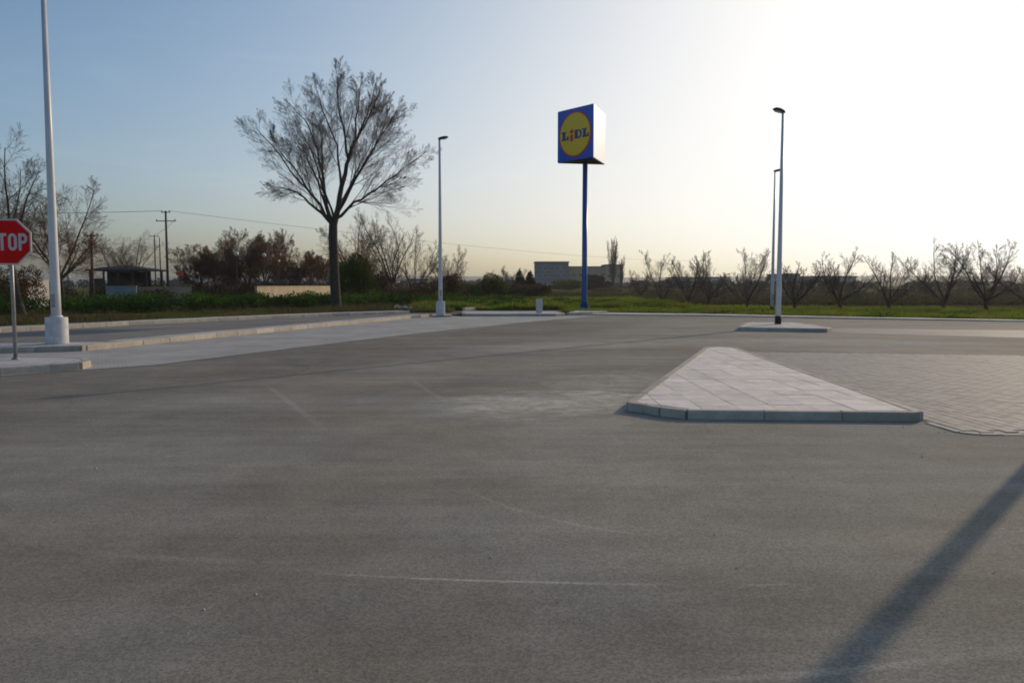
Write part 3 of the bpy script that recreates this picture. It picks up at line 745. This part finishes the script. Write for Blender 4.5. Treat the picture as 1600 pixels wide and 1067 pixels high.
def quad_region(a, b, c, d):
    """bilinear patch"""
    a, b, c, d = [np.array(p[:2], float) for p in (a, b, c, d)]
    def f(r, n):
        u, v = r.random(n)[:, None], r.random(n)[:, None]; p = a * (1 - u) * (1 - v) + b * u * (1 - v) + c * u * v + d * (1 - u) * v
        return p[:, 0], p[:, 1]
    return f
def edgeline(line):
    xs = np.array([p.x for p in line]); ys = np.array([p.y for p in line])
    return lambda x: np.interp(x, xs, ys)
fy = edgeline([p + Vector((-.3, 1.3, 0)) for p in kA]); by = edgeline(back)
# right field strip
def reg_right(r, n):
    x = r.uniform(3, 60, n); return x, by(x) + .1 + r.random(n) ** 1.7 * 18
blades('grass', reg_right, 90000, .22, .035, M['grass'], 5)
def reg_mid(r, n):
    x = r.uniform(-6.5, 12, n); return x, 49.5 + r.random(n) ** 1.3 * 26 + np.clip(x, 0, 9) * .25
blades('meadow_grass', reg_mid, 60000, .42, .04, M['grass'], 6)
def reg_field(r, n):
    y = 64 + r.random(n) ** 1.3 * 90; return r.uniform(-.02, .70, n) * y, y
blades('field_stubble', reg_field, 46000, .30, .09, M['dry_field'], 12)
# left verge
def reg_left(r, n):
    x = r.uniform(-34, -3.5, n); return x, fy(x) + r.random(n) ** 1.2 * 13
blades('verge_grass', reg_left, 110000, .22, .03, M['grass_left'], 7)
def dry_thin(x, y, r): return (np.sin(x * .55) + np.sin(y * .6 + 1) + r.normal(0, .6, len(x))) > -.1
blades('dry_grass', reg_left, 36000, .42, .02, M['dry'], 8, thin=dry_thin)
# bramble bank along the back of the verge
bl = []; rn = random.Random(9)
for i in range(230):
    t = rn.random(); x = -36 + t * 37; y = 37.5 + (x + 36) * .60 + rn.uniform(0, 6); hh = rn.uniform(.55, .95) * (1.0 if x < -4 else .75)
    bl.append((x, y, hh * .62, rn.uniform(.7, 1.5), rn.uniform(.6, 1.2), hh * .72))
leaf_cloud('bramble_bank', bl, 90000, .12, M['bramble'], seed=4, shell=.3, kind='stuff')
bl = []
for i in range(70):
    x = rn.uniform(-10, 9); y = 51.5 + rn.uniform(0, 9) + max(0, x) * .3; hh = rn.uniform(.25, .6)
    bl.append((x, y, hh * .5, rn.uniform(.5, 1.1), rn.uniform(.5, 1.1), hh * .6))
leaf_cloud('low_weeds', bl, 32000, .12, M['bramble'], seed=6, shell=.3, kind='stuff')
bl = []
for i in range(46):
    x = rn.uniform(6, 46); y = float(by(np.array([x]))[0]) + .5 + rn.uniform(0, 3.0); hh = rn.uniform(.08, .24)
    bl.append((x, y, hh * .5, rn.uniform(.4, 1.2), rn.uniform(.3, .7), hh * .7))
leaf_cloud('field_weeds', bl, 12000, .09, M['bramble'], seed=8, shell=.3, kind='stuff')
# distant belts of trees and scrub that read as one mass
def belt(name, px0, px1, Y, depth, h0, h1, n, size, mat, seed, step=1.0):
    r = random.Random(seed); bl = []; x0, x1 = pos(px0, Y).x, pos(px1, Y).x; x = x0
    while x < x1:
        h = r.uniform(h0, h1); w = r.uniform(1.0, 2.2) * step; bl.append((x, Y + r.uniform(0, depth), h * .52, w, w, h * .52)); x += w * .7
    return leaf_cloud(name, bl, n, size, mat, seed=seed, shell=.2, kind='stuff')
belt('far_woodland', 975, 1900, 260, 40, 2.0, 3.6, 30000, .7, M['far_leaf'], 1, 2.0)
belt('distant_woodland', -300, 900, 330, 50, 2.2, 4.6, 30000, .9, M['far_leaf'], 2, 2.4)
belt('park_scrub', 225, 560, 100, 8, 1.1, 2.0, 16000, .28, M['bush_brown'], 3, 1.0)
belt('roadside_scrub', 700, 845, 96, 8, 1.0, 1.9, 9000, .28, M['bush_brown'], 4, 1.0)
belt('field_scrub', 960, 1800, 150, 30, .4, 1.1, 12000, .4, M['bush_brown'], 5, 1.6)
belt('hedge_scrub', -200, 240, 75, 8, 1.0, 1.9, 14000, .24, M['bush_brown'], 6, 1.0)

# ------------------------------------------------------------------ buildings
def block(name, px0, px1, Y, depth, ztop, mat, wins, label, cat='building', roof='roof_dark', z0=-.2, extra=None):
    c = pos((px0 + px1) / 2, Y); w = abs(pos(px1, Y).x - pos(px0, Y).x); root = empty(name, (c.x, Y, 0), label=label, cat=cat)
    box('wall', (-w / 2, w / 2, 0, depth, z0, ztop), M[mat], root)
    box('roof', (-w / 2 - .3, w / 2 + .3, -.3, depth + .3, ztop + .003, ztop + .4), M[roof], root)
    for (n, zz, ww, hh) in wins:
        for i in range(n):
            x = -w / 2 + w * (i + .5) / n; f_ = box('window', (x - ww / 2, x + ww / 2, -.06, .02, zz, zz + hh), M['wall_pale'], root)
            box('pane', (x - ww / 2 + .12, x + ww / 2 - .12, -.09, -.062, zz + .12, zz + hh - .12), M['window'], f_)
    return root, w
Yb = 300
r1, w1 = block('apartment_block', 837, 968, Yb, 12, zat(418, Yb), 'wall_tan', ((12, 4.6, 1.7, 1.3), (12, 1.4, 1.7, 1.3)), 'long tan apartment block far behind the blue sign pole')
def addon(root, px0, px1, cx, y0, y1, z0, z1, mat, name):
    x0, x1 = (pos(px0, Yb).x - cx), (pos(px1, Yb).x - cx); box(name, (x0, x1, y0, y1, z0, z1), M[mat], root)
cx = r1.location.x
addon(r1, 836, 888, cx, -1.2, 11, -.2, zat(411, Yb), 'wall_grey', 'wing'); addon(r1, 835, 889, cx, -1.5, 11.3, zat(411, Yb) + .003, zat(409, Yb), 'roof_dark', 'roof')
addon(r1, 945, 972, cx, -1.2, 11, -.2, zat(415.5, Yb), 'wall_tan', 'wing'); addon(r1, 944, 973, cx, -1.5, 11.3, zat(415.5, Yb) + .003, zat(413.5, Yb), 'roof_dark', 'roof')
for (a, b, n) in ((838, 886, 5), (947, 970, 3)):
    for i in range(n):
        x = pos(a + (b - a) * (i + .5) / n, Yb).x - cx
        for zz in (1.6, 4.4, 7.0) if a < 900 else (1.6, 4.2):
            f_ = box('window', (x - .75, x + .75, -1.28, -1.18, zz, zz + 1.3), M['wall_pale'], r1); box('pane', (x - .62, x + .62, -1.31, -1.283, zz + .12, zz + 1.18), M['window'], f_)
block('warehouse', 1052, 1140, 420, 20, zat(434, 420), 'wall_pale', ((10, 1.5, 2.4, 1.6),), 'long low pale warehouse behind the left orchard trees', 'warehouse')
block('warehouse', 1222, 1250, 330, 20, zat(429, 330), 'wall_grey', ((4, 2.0, 1.4, 1.2),), 'grey taller warehouse just right of the twin lamp posts', 'warehouse')
block('warehouse', 1252, 1338, 350, 20, zat(433, 350), 'wall_pale', ((9, 1.6, 1.6, 1.4),), 'pale hazy warehouse behind the tallest round orchard tree', 'warehouse')
block('house', 640, 668, 240, 10, zat(438, 240), 'wall_pale', ((3, 1.0, 1.2, 1.1),), 'small pale house far behind the crooked tree', 'house')

# park pavilion
Yp = 88; c = pos(186, Yp); pv = empty('pavilion', (c.x, Yp, 0), label='dark timber pavilion with low hipped roof in the park', cat='pavilion')
hw = 3.1; ze = zat(421, Yp); za = zat(414.5, Yp)
rv = [(-hw - .3, -.4, ze), (hw + .3, -.4, ze), (hw + .3, 4.4, ze), (-hw - .3, 4.4, ze), (-.9, 2, za), (.6, 2, za), (-hw - .3, -.4, ze - .18), (hw + .3, -.4, ze - .18), (hw + .3, 4.4, ze - .18), (-hw - .3, 4.4, ze - .18)]
mesh_obj('roof', rv, [(0, 1, 5, 4), (1, 2, 5), (2, 3, 4, 5), (3, 0, 4), (6, 7, 1, 0), (7, 8, 2, 1), (8, 9, 3, 2), (9, 6, 0, 3), (9, 8, 7, 6)], M['roof_dark'], pv)
for x in (-hw, -1.6, 0, 1.6, hw):
    for y in (0, 3.9): box('post', (x - .08, x + .08, y - .08, y + .08, -.1, ze - .19), M['wood_dark'], pv)
box('back_wall', (-hw + .1, hw - 1.2, 3.70, 3.79, -.1, ze - .2), M['wood_dark'], pv); box('counter', (-1.4, 1.5, 1.2, 2.6, -.1, 1.9), M['wood_dark'], pv)
box('side_wall', (-hw + .1, -1.7, .02, .06, -.1, 2.3), M['wood_dark'], pv)

def wall(name, p0, p1, z1, mat, label, cat='wall', th=.2, z0=-.1, posts=0):
    d = p1 - p0; L_ = d.length; root = empty(name, p0, math.atan2(d.y, d.x), label=label, cat=cat)
    n = max(1, round(L_ / 2.4))
    for i in range(n): box('panel', (L_ * i / n + .01, L_ * (i + 1) / n - .01, 0, th, z0, z1), M[mat], root)
    box('coping', (-.02, L_ + .02, -.04, th + .04, z1 + .002, z1 + .07), M[mat], root)
    return root
wall('garden_wall', pos(402, 66), pos(519, 96), zat(448.0, 75), 'wall_cream', 'sunlit cream wall behind the brambles left of the big trunk')
wall('garden_wall', pos(216, 76), pos(300, 78), zat(449.5, 76), 'wall_cream', 'low dull cream wall behind the brambles right of the pavilion')
wall('garden_wall', pos(586, 74), pos(664, 74), zat(449, 74), 'wall_tan', 'faded tan wall behind the scrub left of the second lamp post')
wall('panel_fence', pos(-60, 48), pos(19, 58), zat(437, 56), 'panel_white', 'white panel fence left of the stop sign post', 'fence', .08)
wall('panel_fence', pos(43, 54), pos(78, 62), zat(438, 56), 'panel_white', 'short white panel fence between stop sign and nearest lamp post', 'fence', .08)
wall('panel_fence', pos(166, 70), pos(214, 70), zat(448, 70), 'panel_blue', 'pale blue panel fence in front of the pavilion', 'fence', .08, .4)

# utility poles and wires
def upole(px, Y, top, arms, label, r=.13, name='utility_pole', cat='utility pole'):
    b = pos(px, Y); root = empty(name, b, label=label, cat=cat, group='wooden utility poles')
    lathe('pole', [(r * 1.2, -.2), (r, top * .5), (r * .8, top)], M['wood_pole'], root, 10)
    for (z, L_) in arms:
        box('crossarm', (-L_ / 2, L_ / 2, -.04, .04, z - .045, z + .045), M['wood_pole'], root)
        for x in (-L_ / 2 + .1, L_ / 2 - .1): lathe('insulator', [(.04, 0), (.07, .06), (.03, .16)], M['window'], root, 8, base=(x, 0, z + .062))
    return b
zp = zat(331, 88)
pa = upole(263, 88, zp, ((zp - .15, 1.0), (zp - 1.1, 2.2)), 'tall utility pole left of the brown park trees, wires running right')
zq = zat(367, 66); pb = upole(146, 66, zq, ((zq - .1, 1.2),), 'shorter wooden utility pole left of the pavilion', .11)
zf = zat(408, 270); pc = upole(1098, 270, zf, ((zf - .1, 4.2),), 'far utility pole behind the left orchard trees', .16)
z2 = zat(368, 120); pd = upole(244, 120, z2, ((z2 - .2, 1.4),), 'thin distant utility pole left of the tall one', .09)
z3 = zat(372, 110); upole(252, 110, z3, (), 'plain thin pole close beside the tall utility pole', .08)
def wire(a, b, sag, label):
    tb = Tubes(); n = 40; tb.add([a.lerp(b, i / n) - Vector((0, 0, sag * 4 * (i / n) * (1 - i / n))) for i in range(n + 1)], [.022] * (n + 1), 4)
    o = tb.obj('overhead_wire', M['black']); tag(o, label, 'wire', 'overhead wires')
wire(pa + Vector((.4, 0, zp)), pc + Vector((-1, 0, zf)), 1.4, 'upper overhead wire sagging from the tall pole towards the far pole')
wire(pa + Vector((-.4, 0, zp)), Vector((-95, 70, zp)), .9, 'overhead wire from the tall pole to the left edge')
wire(pa + Vector((1.0, 0, zp - 1.0)), pd + Vector((0, 0, z2)), .2, 'short wire between tall pole and thin distant pole')

# globe lights in the park
def globe(px, py, Y, label, r=.2):
    z = zat(py, Y); b = pos(px, Y); root = empty('globe_light', b, label=label, cat='park light', group='white globe lights in the park')
    lathe('post', [(.05, -.1), (.04, .4), (.028, z - r)], M['lamp_dark'], root, 8)
    bm = bmesh.new(); bmesh.ops.create_uvsphere(bm, u_segments=16, v_segments=10, radius=r); bmesh.ops.translate(bm, verts=bm.verts, vec=(0, 0, z)); bm_obj('globe', bm, M['globe'], root, True)
globe(371, 397, 88, 'cream globe light in front of the left park trees', .27); globe(414, 399, 88, 'cream globe light in front of the right park trees', .22)
globe(108, 433, 60, 'small white globe light low between lamp post and pavilion', .16)
globe(437, 408, 90, 'faint small globe light right of the other two globes', .14)
sg = empty('red_sign', pos(284, 84), label='small orange red sign on a post right of the tall utility pole', cat='sign')
lathe('post', [(.04, -.1), (.04, zat(431, 84))], M['lamp_dark'], sg, 8); box('plate', (-.25, .25, -.06, -.04, zat(431, 84), zat(424, 84)), M['g_red'], sg)

# ------------------------------------------------------------------ lamp posts
def lamp_post(px, Y, z0, ztop, rb, rt, head_rz, block_h, block_w, label, dark_foot=False, xoff=None):
    b = pos(px, Y, 0) if xoff is None else Vector((xoff, Y, 0)); b.z = z0
    root = empty('lamp_post', b, head_rz, label=label, cat='lamp post', group='tall white lamp posts')
    H = ztop - z0
    if block_h:
        o = lathe('footing', [(block_w / 2 * 1.0, 0), (block_w / 2, .02), (block_w / 2 * .985, block_h - .02), (block_w / 2 * .96, block_h)], M['block'], root, 28)
    lathe('pole', [(rb, block_h - .01 if block_h else 0), (rb * .96, H * .15), (rb * .7, H * .55), (rt, H)], M['white_paint'], root, 18)
    if dark_foot: lathe('foot_collar', [(rb * 1.2, 0), (rb * 1.2, .26), (rb * 1.02, .30)], M['black'], root, 18)
    else: lathe('foot_collar', [(rb * 1.3, block_h), (rb * 1.3, block_h + .03), (rb * 1.02, block_h + .05)], M['white_paint'], root, 18)
    zh = (block_h or .45) + .25
    box('hatch', (-.045, .045, -rb * .985 - .006, -rb * .86, zh, zh + .32), M['galv'], root, .003)
    # luminaire: flat tapered housing with a glass underside and a reflector end
    Lh, Wh = .66, .30; vs = []
    for x, w, zt, zb in ((-.10, .08, .05, -.05), (.02, .11, .09, -.06), (.30, Wh / 2, .12, -.03), (.56, Wh / 2 * .9, .10, -.01), (Lh, .07, .05, .0)):
        vs += [(x, -w, zb), (x, w, zb), (x, w * .75, zt), (x, -w * .75, zt)]
    fs = [(0, 3, 2, 1)] + [(4 * i + j, 4 * i + (j + 1) % 4, 4 * i + 4 + (j + 1) % 4, 4 * i + 4 + j) for i in range(4) for j in range(4)] + [(16, 17, 18, 19)]
    hd = mesh_obj('lamp_head', vs, fs, M['lamp_dark'], root); hd.location = (0, 0, H + .03); hd.rotation_euler = (0, -R(9), 0); hd.scale = (.66, .7, .75)
    box('lens', (.14, .52, -.11, .11, -.075, -.033), M['lamp_glass'], hd, .01)
    return root
lamp_post(90, 19.8, .135, 9.0, .118, .052, 0, .66, .52, 'nearest white lamp post on a round concrete footing beside the stop sign')
lamp_post(688.5, 39.6, .08, zat(222, 39.6), .105, .05, R(12), .70, .46, 'white lamp post on a concrete footing right of the big bare tree')
lamp_post(1215.5, 30.0, .13, zat(182, 30), .10, .045, R(200), 0, 0, 'white lamp post with black foot on the small right island', True)
lamp_post(1206, 47.5, 0, zat(271, 47.5), .10, .045, R(15), 0, 0, 'farther white lamp post standing in the grass behind the island one', True)
# the post outside the frame whose shadow crosses the foreground
dsh = (sh1 - sh0).normalized(); pp = sh1 + dsh * 7.5
lamp_post(0, pp.y, .0, 9.0, .104, .05, R(180), .66, .52, 'white lamp post right of the view casting the long foreground shadow', xoff=pp.x)

# bollard
bp = pos(842.5, 42.2); bo = empty('bollard', (bp.x, bp.y, .13), R(28), label='short white concrete bollard left of the blue sign pole', cat='bollard')
bm = box_bm(bmesh.new(), -.13, .13, -.13, .13, 0, .66, .015); bm_obj('post', bm, M['block'], bo)
box('cap', (-.14, .14, -.14, .14, .662, .72), M['block'], bo, .02)
sheet('shade_patch', [at(846, 485.5), at(879, 484.5), at(881, 481.6), at(848, 482.2)], .022, M['ground_shade'], kind='structure')  # flat dark sheet painting the shaded spot behind the bollard

# rubble on the verge corner
rp = empty('rubble_pile', pos(629, 46.2), label='small heap of brown rubble and rags on the verge corner', cat='rubble'); rn = random.Random(4)
for i in range(13):
    bm = bmesh.new(); bmesh.ops.create_icosphere(bm, subdivisions=1, radius=rn.uniform(.07, .2))
    for v in bm.verts: v.co *= rn.uniform(.75, 1.2)
    s_ = bm_obj('stone', bm, M['rock'] if i % 4 else M['panel_white'], rp); s_.location = (rn.uniform(-.5, .5), rn.uniform(-.4, .4), rn.uniform(.04, .32)); s_.rotation_euler = (rn.random() * 3, rn.random() * 3, 0)

# loose grit on the asphalt, denser along the kerbs
r_ = np.random.default_rng(17); gx_, gy_ = r_.uniform(-9, 11, 260), r_.uniform(3.2, 20, 260)
gx_ = np.concatenate([gx_, r_.uniform(1.6, 5.2, 60)]); gy_ = np.concatenate([gy_, r_.uniform(8.4, 9.2, 60)]); V_, F_ = [], []
for x, y in zip(gx_, gy_):
    if inside(Vector((x, y)), ring) or inside(Vector((x, y)), hullp): continue
    q = r_.uniform(.005, .013); o = len(V_)
    V_ += [(x + q * math.cos(a_ + q * 900), y + q * .8 * math.sin(a_ + q * 900), .0005) for a_ in (0, 1.5, 3.2, 4.6)] + [(x, y, q * .9)]
    F_ += [(o + i, o + (i + 1) % 4, o + 4) for i in range(4)]
mesh_obj('grit', V_, F_, M['kerb_sand'], kind='stuff')

# ------------------------------------------------------------------ stop sign
Ys = 15.6; sb = pos(25.0, Ys); sb.z = .135
ss = empty('stop_sign', sb, R(4), label='red octagonal stop sign on a grey post at the left edge', cat='stop sign')
zc = zat(379, Ys) - .135; Ro = .445 / math.cos(R(22.5))
lathe('post', [(.036, -.02), (.034, zc + .35)], M['galv'], ss, 14)
lathe('post_foot', [(.075, 0), (.07, .02), (.04, .05)], M['galv'], ss, 14)
def ngon(name, rad, y0, y1, mat, parent):
    n = 8; pt = [(rad * math.cos(R(22.5 + 45 * i)), rad * math.sin(R(22.5 + 45 * i))) for i in range(n)]
    vs = [(x, y0, zc + z) for x, z in pt] + [(x, y1, zc + z) for x, z in pt]
    fs = [tuple(range(n)), tuple(reversed(range(n, 2 * n)))] + [((i + 1) % n, i, n + i, n + (i + 1) % n) for i in range(n)]
    return mesh_obj(name, vs, fs, mat, parent)
pl = ngon('sign_plate', Ro, -.060, -.040, M['sign_white'], ss); pl.location.x = -.025
rf = ngon('red_face', Ro * .925, -.064, -.0605, M['sign_red'], pl)
def poly_letters(parts, x0, z0, s, mat, parent, y0=-.068, y1=-.0645, name='letter', sz=1.0):
    for verts2, faces in parts:
        verts2 = [(x, z * sz) for x, z in verts2]
        n = len(verts2); vs = [(x0 + x * s, y0, z0 + z * s) for x, z in verts2] + [(x0 + x * s, y1, z0 + z * s) for x, z in verts2]
        fs = []
        edges = {}
        for f_ in faces:
            fs.append(tuple(f_)); fs.append(tuple(n + i for i in reversed(f_)))
            for a, b in zip(f_, f_[1:] + f_[:1]): edges[(a, b)] = 1
        for (a, b) in edges:
            if (b, a) not in edges: fs.append((b, a, n + a, n + b))
        mesh_obj(name, vs, fs, mat, parent)
def rect(x0, x1, z0, z1): return ([(x0, z0), (x1, z0), (x1, z1), (x0, z1)], [[0, 1, 2, 3]])
def strip(path, w):
    """thick stroke along a path as one ribbon"""
    pts = [Vector(p) for p in path]; vs = []
    for i, p in enumerate(pts):
        d1 = (pts[i] - pts[i - 1]).normalized() if i else (pts[1] - pts[0]).normalized(); d2 = (pts[i + 1] - pts[i]).normalized() if i < len(pts) - 1 else d1
        d = (d1 + d2).normalized(); k = w / 2 / max(.5, d.dot(d1)); n = Vector((-d.y, d.x)); vs += [tuple(p - n * k), tuple(p + n * k)]
    return (vs, [[2 * i, 2 * i + 2, 2 * i + 3, 2 * i + 1] for i in range(len(pts) - 1)])
def arcp(cx_, cz_, rx, rz_, a0, a1, n=10): return [(cx_ + rx * math.cos(R(a0 + (a1 - a0) * i / n)), cz_ + rz_ * math.sin(R(a0 + (a1 - a0) * i / n))) for i in range(n + 1)]
w = .16
S_ = strip(arcp(.25, .72, .17, .20, 20, 270, 12) + arcp(.25, .28, .17, .20, 90, -160, 12)[0:], w)
T_ = ([(.17, 0), (.33, 0), (.33, .85), (.17, .85), (0, .85), (0, 1), (.5, 1), (.5, .85)], [[0, 1, 2, 3], [4, 3, 2, 7, 6, 5]])
O_ = strip(arcp(.25, .5 + .22, .17, .20, 0, 180, 10) + arcp(.25, .28, .17, .20, 180, 360, 10) + [(.42, .72)], w)
P_ = [strip([(.08, 0), (.08, 1)], w), strip([(.16, .92), (.26, .92)] + arcp(.26, .70, .16, .22, 90, -90, 10)[1:] + [(.16, .48)], w)]
lh = .33
for i, g in enumerate(([S_], [T_], [O_], P_)):
    poly_letters(g, -.375 + i * .195, zc - lh / 2, lh, M['sign_white'], pl)
for z in (-.2, .2): box('bracket', (.0, .09, -.0395, -.030, zc + z - .02, zc + z + .02), M['galv'], pl)

# ------------------------------------------------------------------ totem: triangular sign box on a blue pole
Yt = 46.9; a = R(49.5); S = 3.04
N = pos(925.5, Yt); A_ = N + Vector((-math.cos(a), math.sin(a), 0)) * S; b_ = R(120) - a; B_ = N + Vector((math.cos(b_), math.sin(b_), 0)) * S
ctr = (N + A_ + B_) / 3; zb, zt_ = zat(249.5, Yt), zat(167.5, Yt)
tt = empty('totem_sign', (ctr.x, ctr.y, .14), label='supermarket totem, three sided blue sign box with yellow disc on blue pole', cat='sign totem')
loc = lambda v: V2(v) - V2(ctr)
lathe('pole', [(.20, 0), (.185, .5), (.165, 2.0), (.15, zb - .14 + .1)], M['totem_blue'], tt, 24)
fl = box_bm(bmesh.new(), -.34, .34, -.34, .34, 0, .05, .01); bm_obj('base_plate', fl, M['totem_blue'], tt)
gs = bmesh.new()
for k_ in range(4):
    an = k_ * math.pi / 2 + .785; d_ = Vector((math.cos(an), math.sin(an), 0)); s_ = Vector((-d_.y, d_.x, 0)) * .012
    q = [d_ * .17, d_ * .36, d_ * .17]; zz = [.05, .05, .55]
    v1 = [gs.verts.new((p.x + s_.x, p.y + s_.y, z)) for p, z in zip(q, zz)]; v2 = [gs.verts.new((p.x - s_.x, p.y - s_.y, z)) for p, z in zip(q, zz)]
    gs.faces.new(v1); gs.faces.new(v2[::-1])
    for i in range(3): gs.faces.new((v1[i], v2[i], v2[(i + 1) % 3], v1[(i + 1) % 3]))
bm_obj('gusset', gs, M['totem_blue'], tt)
corner = [loc(N), loc(B_), loc(A_)]
inn = inset(corner, .035)
bx = prism('sign_box', inn, zb - .14, zt_ - .14, M['frame_dark'], tt)
def face(P, Q):
    """P left end, Q right end seen from outside"""
    d = (Q - P); L_ = d.length; f_ = empty('sign_face', (P.x, P.y, zb - .14), math.atan2(d.y, d.x)); f_.parent = tt
    return f_, L_
H = zt_ - zb
for (P, Q) in ((loc(A_), loc(N)), (loc(N), loc(B_)), (loc(B_), loc(A_))):
    L_ = (Q - P).length; d = Q - P
    plain = (P - loc(N)).length < .01  # right hand face: glare painted white all over, logo left off
    pn = box('face_panel', (.03, L_ - .03, .0, .034, .03, H - .03), M['g_glare' if plain else 'g_blue'], tt, .006); pn.location = (P.x, P.y, zb - .14); pn.rotation_euler = (0, 0, math.atan2(d.y, d.x))
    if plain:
        pn['label'] = 'right hand face of the sign box, sun glare painted as plain white'; continue
    for nm, r_, y0, y1, mt in (('red_ring', 1.335, -.012, -.001, 'g_red'), ('yellow_disc', 1.245, -.020, -.0125, 'g_yellow')):
        n = 56; vs = [(L_ / 2 + r_ * math.cos(2 * math.pi * i / n), yy, H / 2 + r_ * math.sin(2 * math.pi * i / n)) for yy in (y0, y1) for i in range(n)]
        fs = [tuple(range(n)), tuple(reversed(range(n, 2 * n)))] + [((i + 1) % n, i, n + i, n + (i + 1) % n) for i in range(n)]
        mesh_obj(nm, vs, fs, M[mt], pn)
    def Lg(o, s=1.0):  # slab serif L
        return ([(o, 0), (o + .60 * s, 0), (o + .60 * s, .34), (o + .48 * s, .34), (o + .44 * s, .13), (o + .33 * s, .13), (o + .33 * s, .62), (o + .40 * s, .62), (o + .40 * s, .74), (o, .74), (o, .62), (o + .08 * s, .62), (o + .08 * s, .13), (o, .13)],
                [[0, 1, 2, 3, 4, 5, 12, 13], [5, 6, 11, 12], [6, 7, 8, 9, 10, 11]])
    X0 = L_ / 2 - 1.12; Z0 = H / 2 - .28
    poly_letters([Lg(0)], X0, Z0, 1, M['g_navy'], pn, -.027, -.0205, sz=.70)
    poly_letters([rect(.74, .98, -.16, .40)], X0, Z0, 1, M['g_red'], pn, -.027, -.0205, sz=.70)
    dot = ([(.86 + .15 * math.cos(R(30 * i)), .66 + .19 * math.sin(R(30 * i))) for i in range(12)], [list(range(12))])
    poly_letters([dot], X0, Z0, 1, M['g_red'], pn, -.027, -.0205, sz=.70)
    dsh_ = [([(1.12, 0), (1.22, 0), (1.22, .74), (1.12, .74)], [[0, 1, 2, 3]]), ([(1.222, 0), (1.36, 0), (1.36, .74), (1.222, .74)], [[0, 1, 2, 3]]), strip([(1.362, .675), (1.44, .675)] + arcp(1.44, .37, .19, .305, 80, -80, 10) + [(1.362, .065)], .13)]
    poly_letters(dsh_, X0, Z0, 1, M['g_navy'], pn, -.027, -.0205, sz=.70)
    poly_letters([Lg(1.74, .9)], X0, Z0, 1, M['g_navy'], pn, -.027, -.0205, sz=.70)

# ------------------------------------------------------------------ haze
HAZE = True
if HAZE:
    hb = box_bm(bmesh.new(), -2590, 2590, -55, 2690, -3, 46)
    t = bpy.data.materials.new('haze'); t.use_nodes = True; n_ = t.node_tree.nodes; n_.remove(n_['Principled BSDF'])
    pvv = n_.new('ShaderNodeVolumePrincipled'); pvv.inputs['Color'].default_value = (.93, .93, .93, 1); pvv.inputs['Density'].default_value = .00022; pvv.inputs['Anisotropy'].default_value = .5
    t.node_tree.links.new(pvv.outputs[0], n_['Material Output'].inputs['Volume'])
    bm_obj('haze', hb, t, kind='stuff')
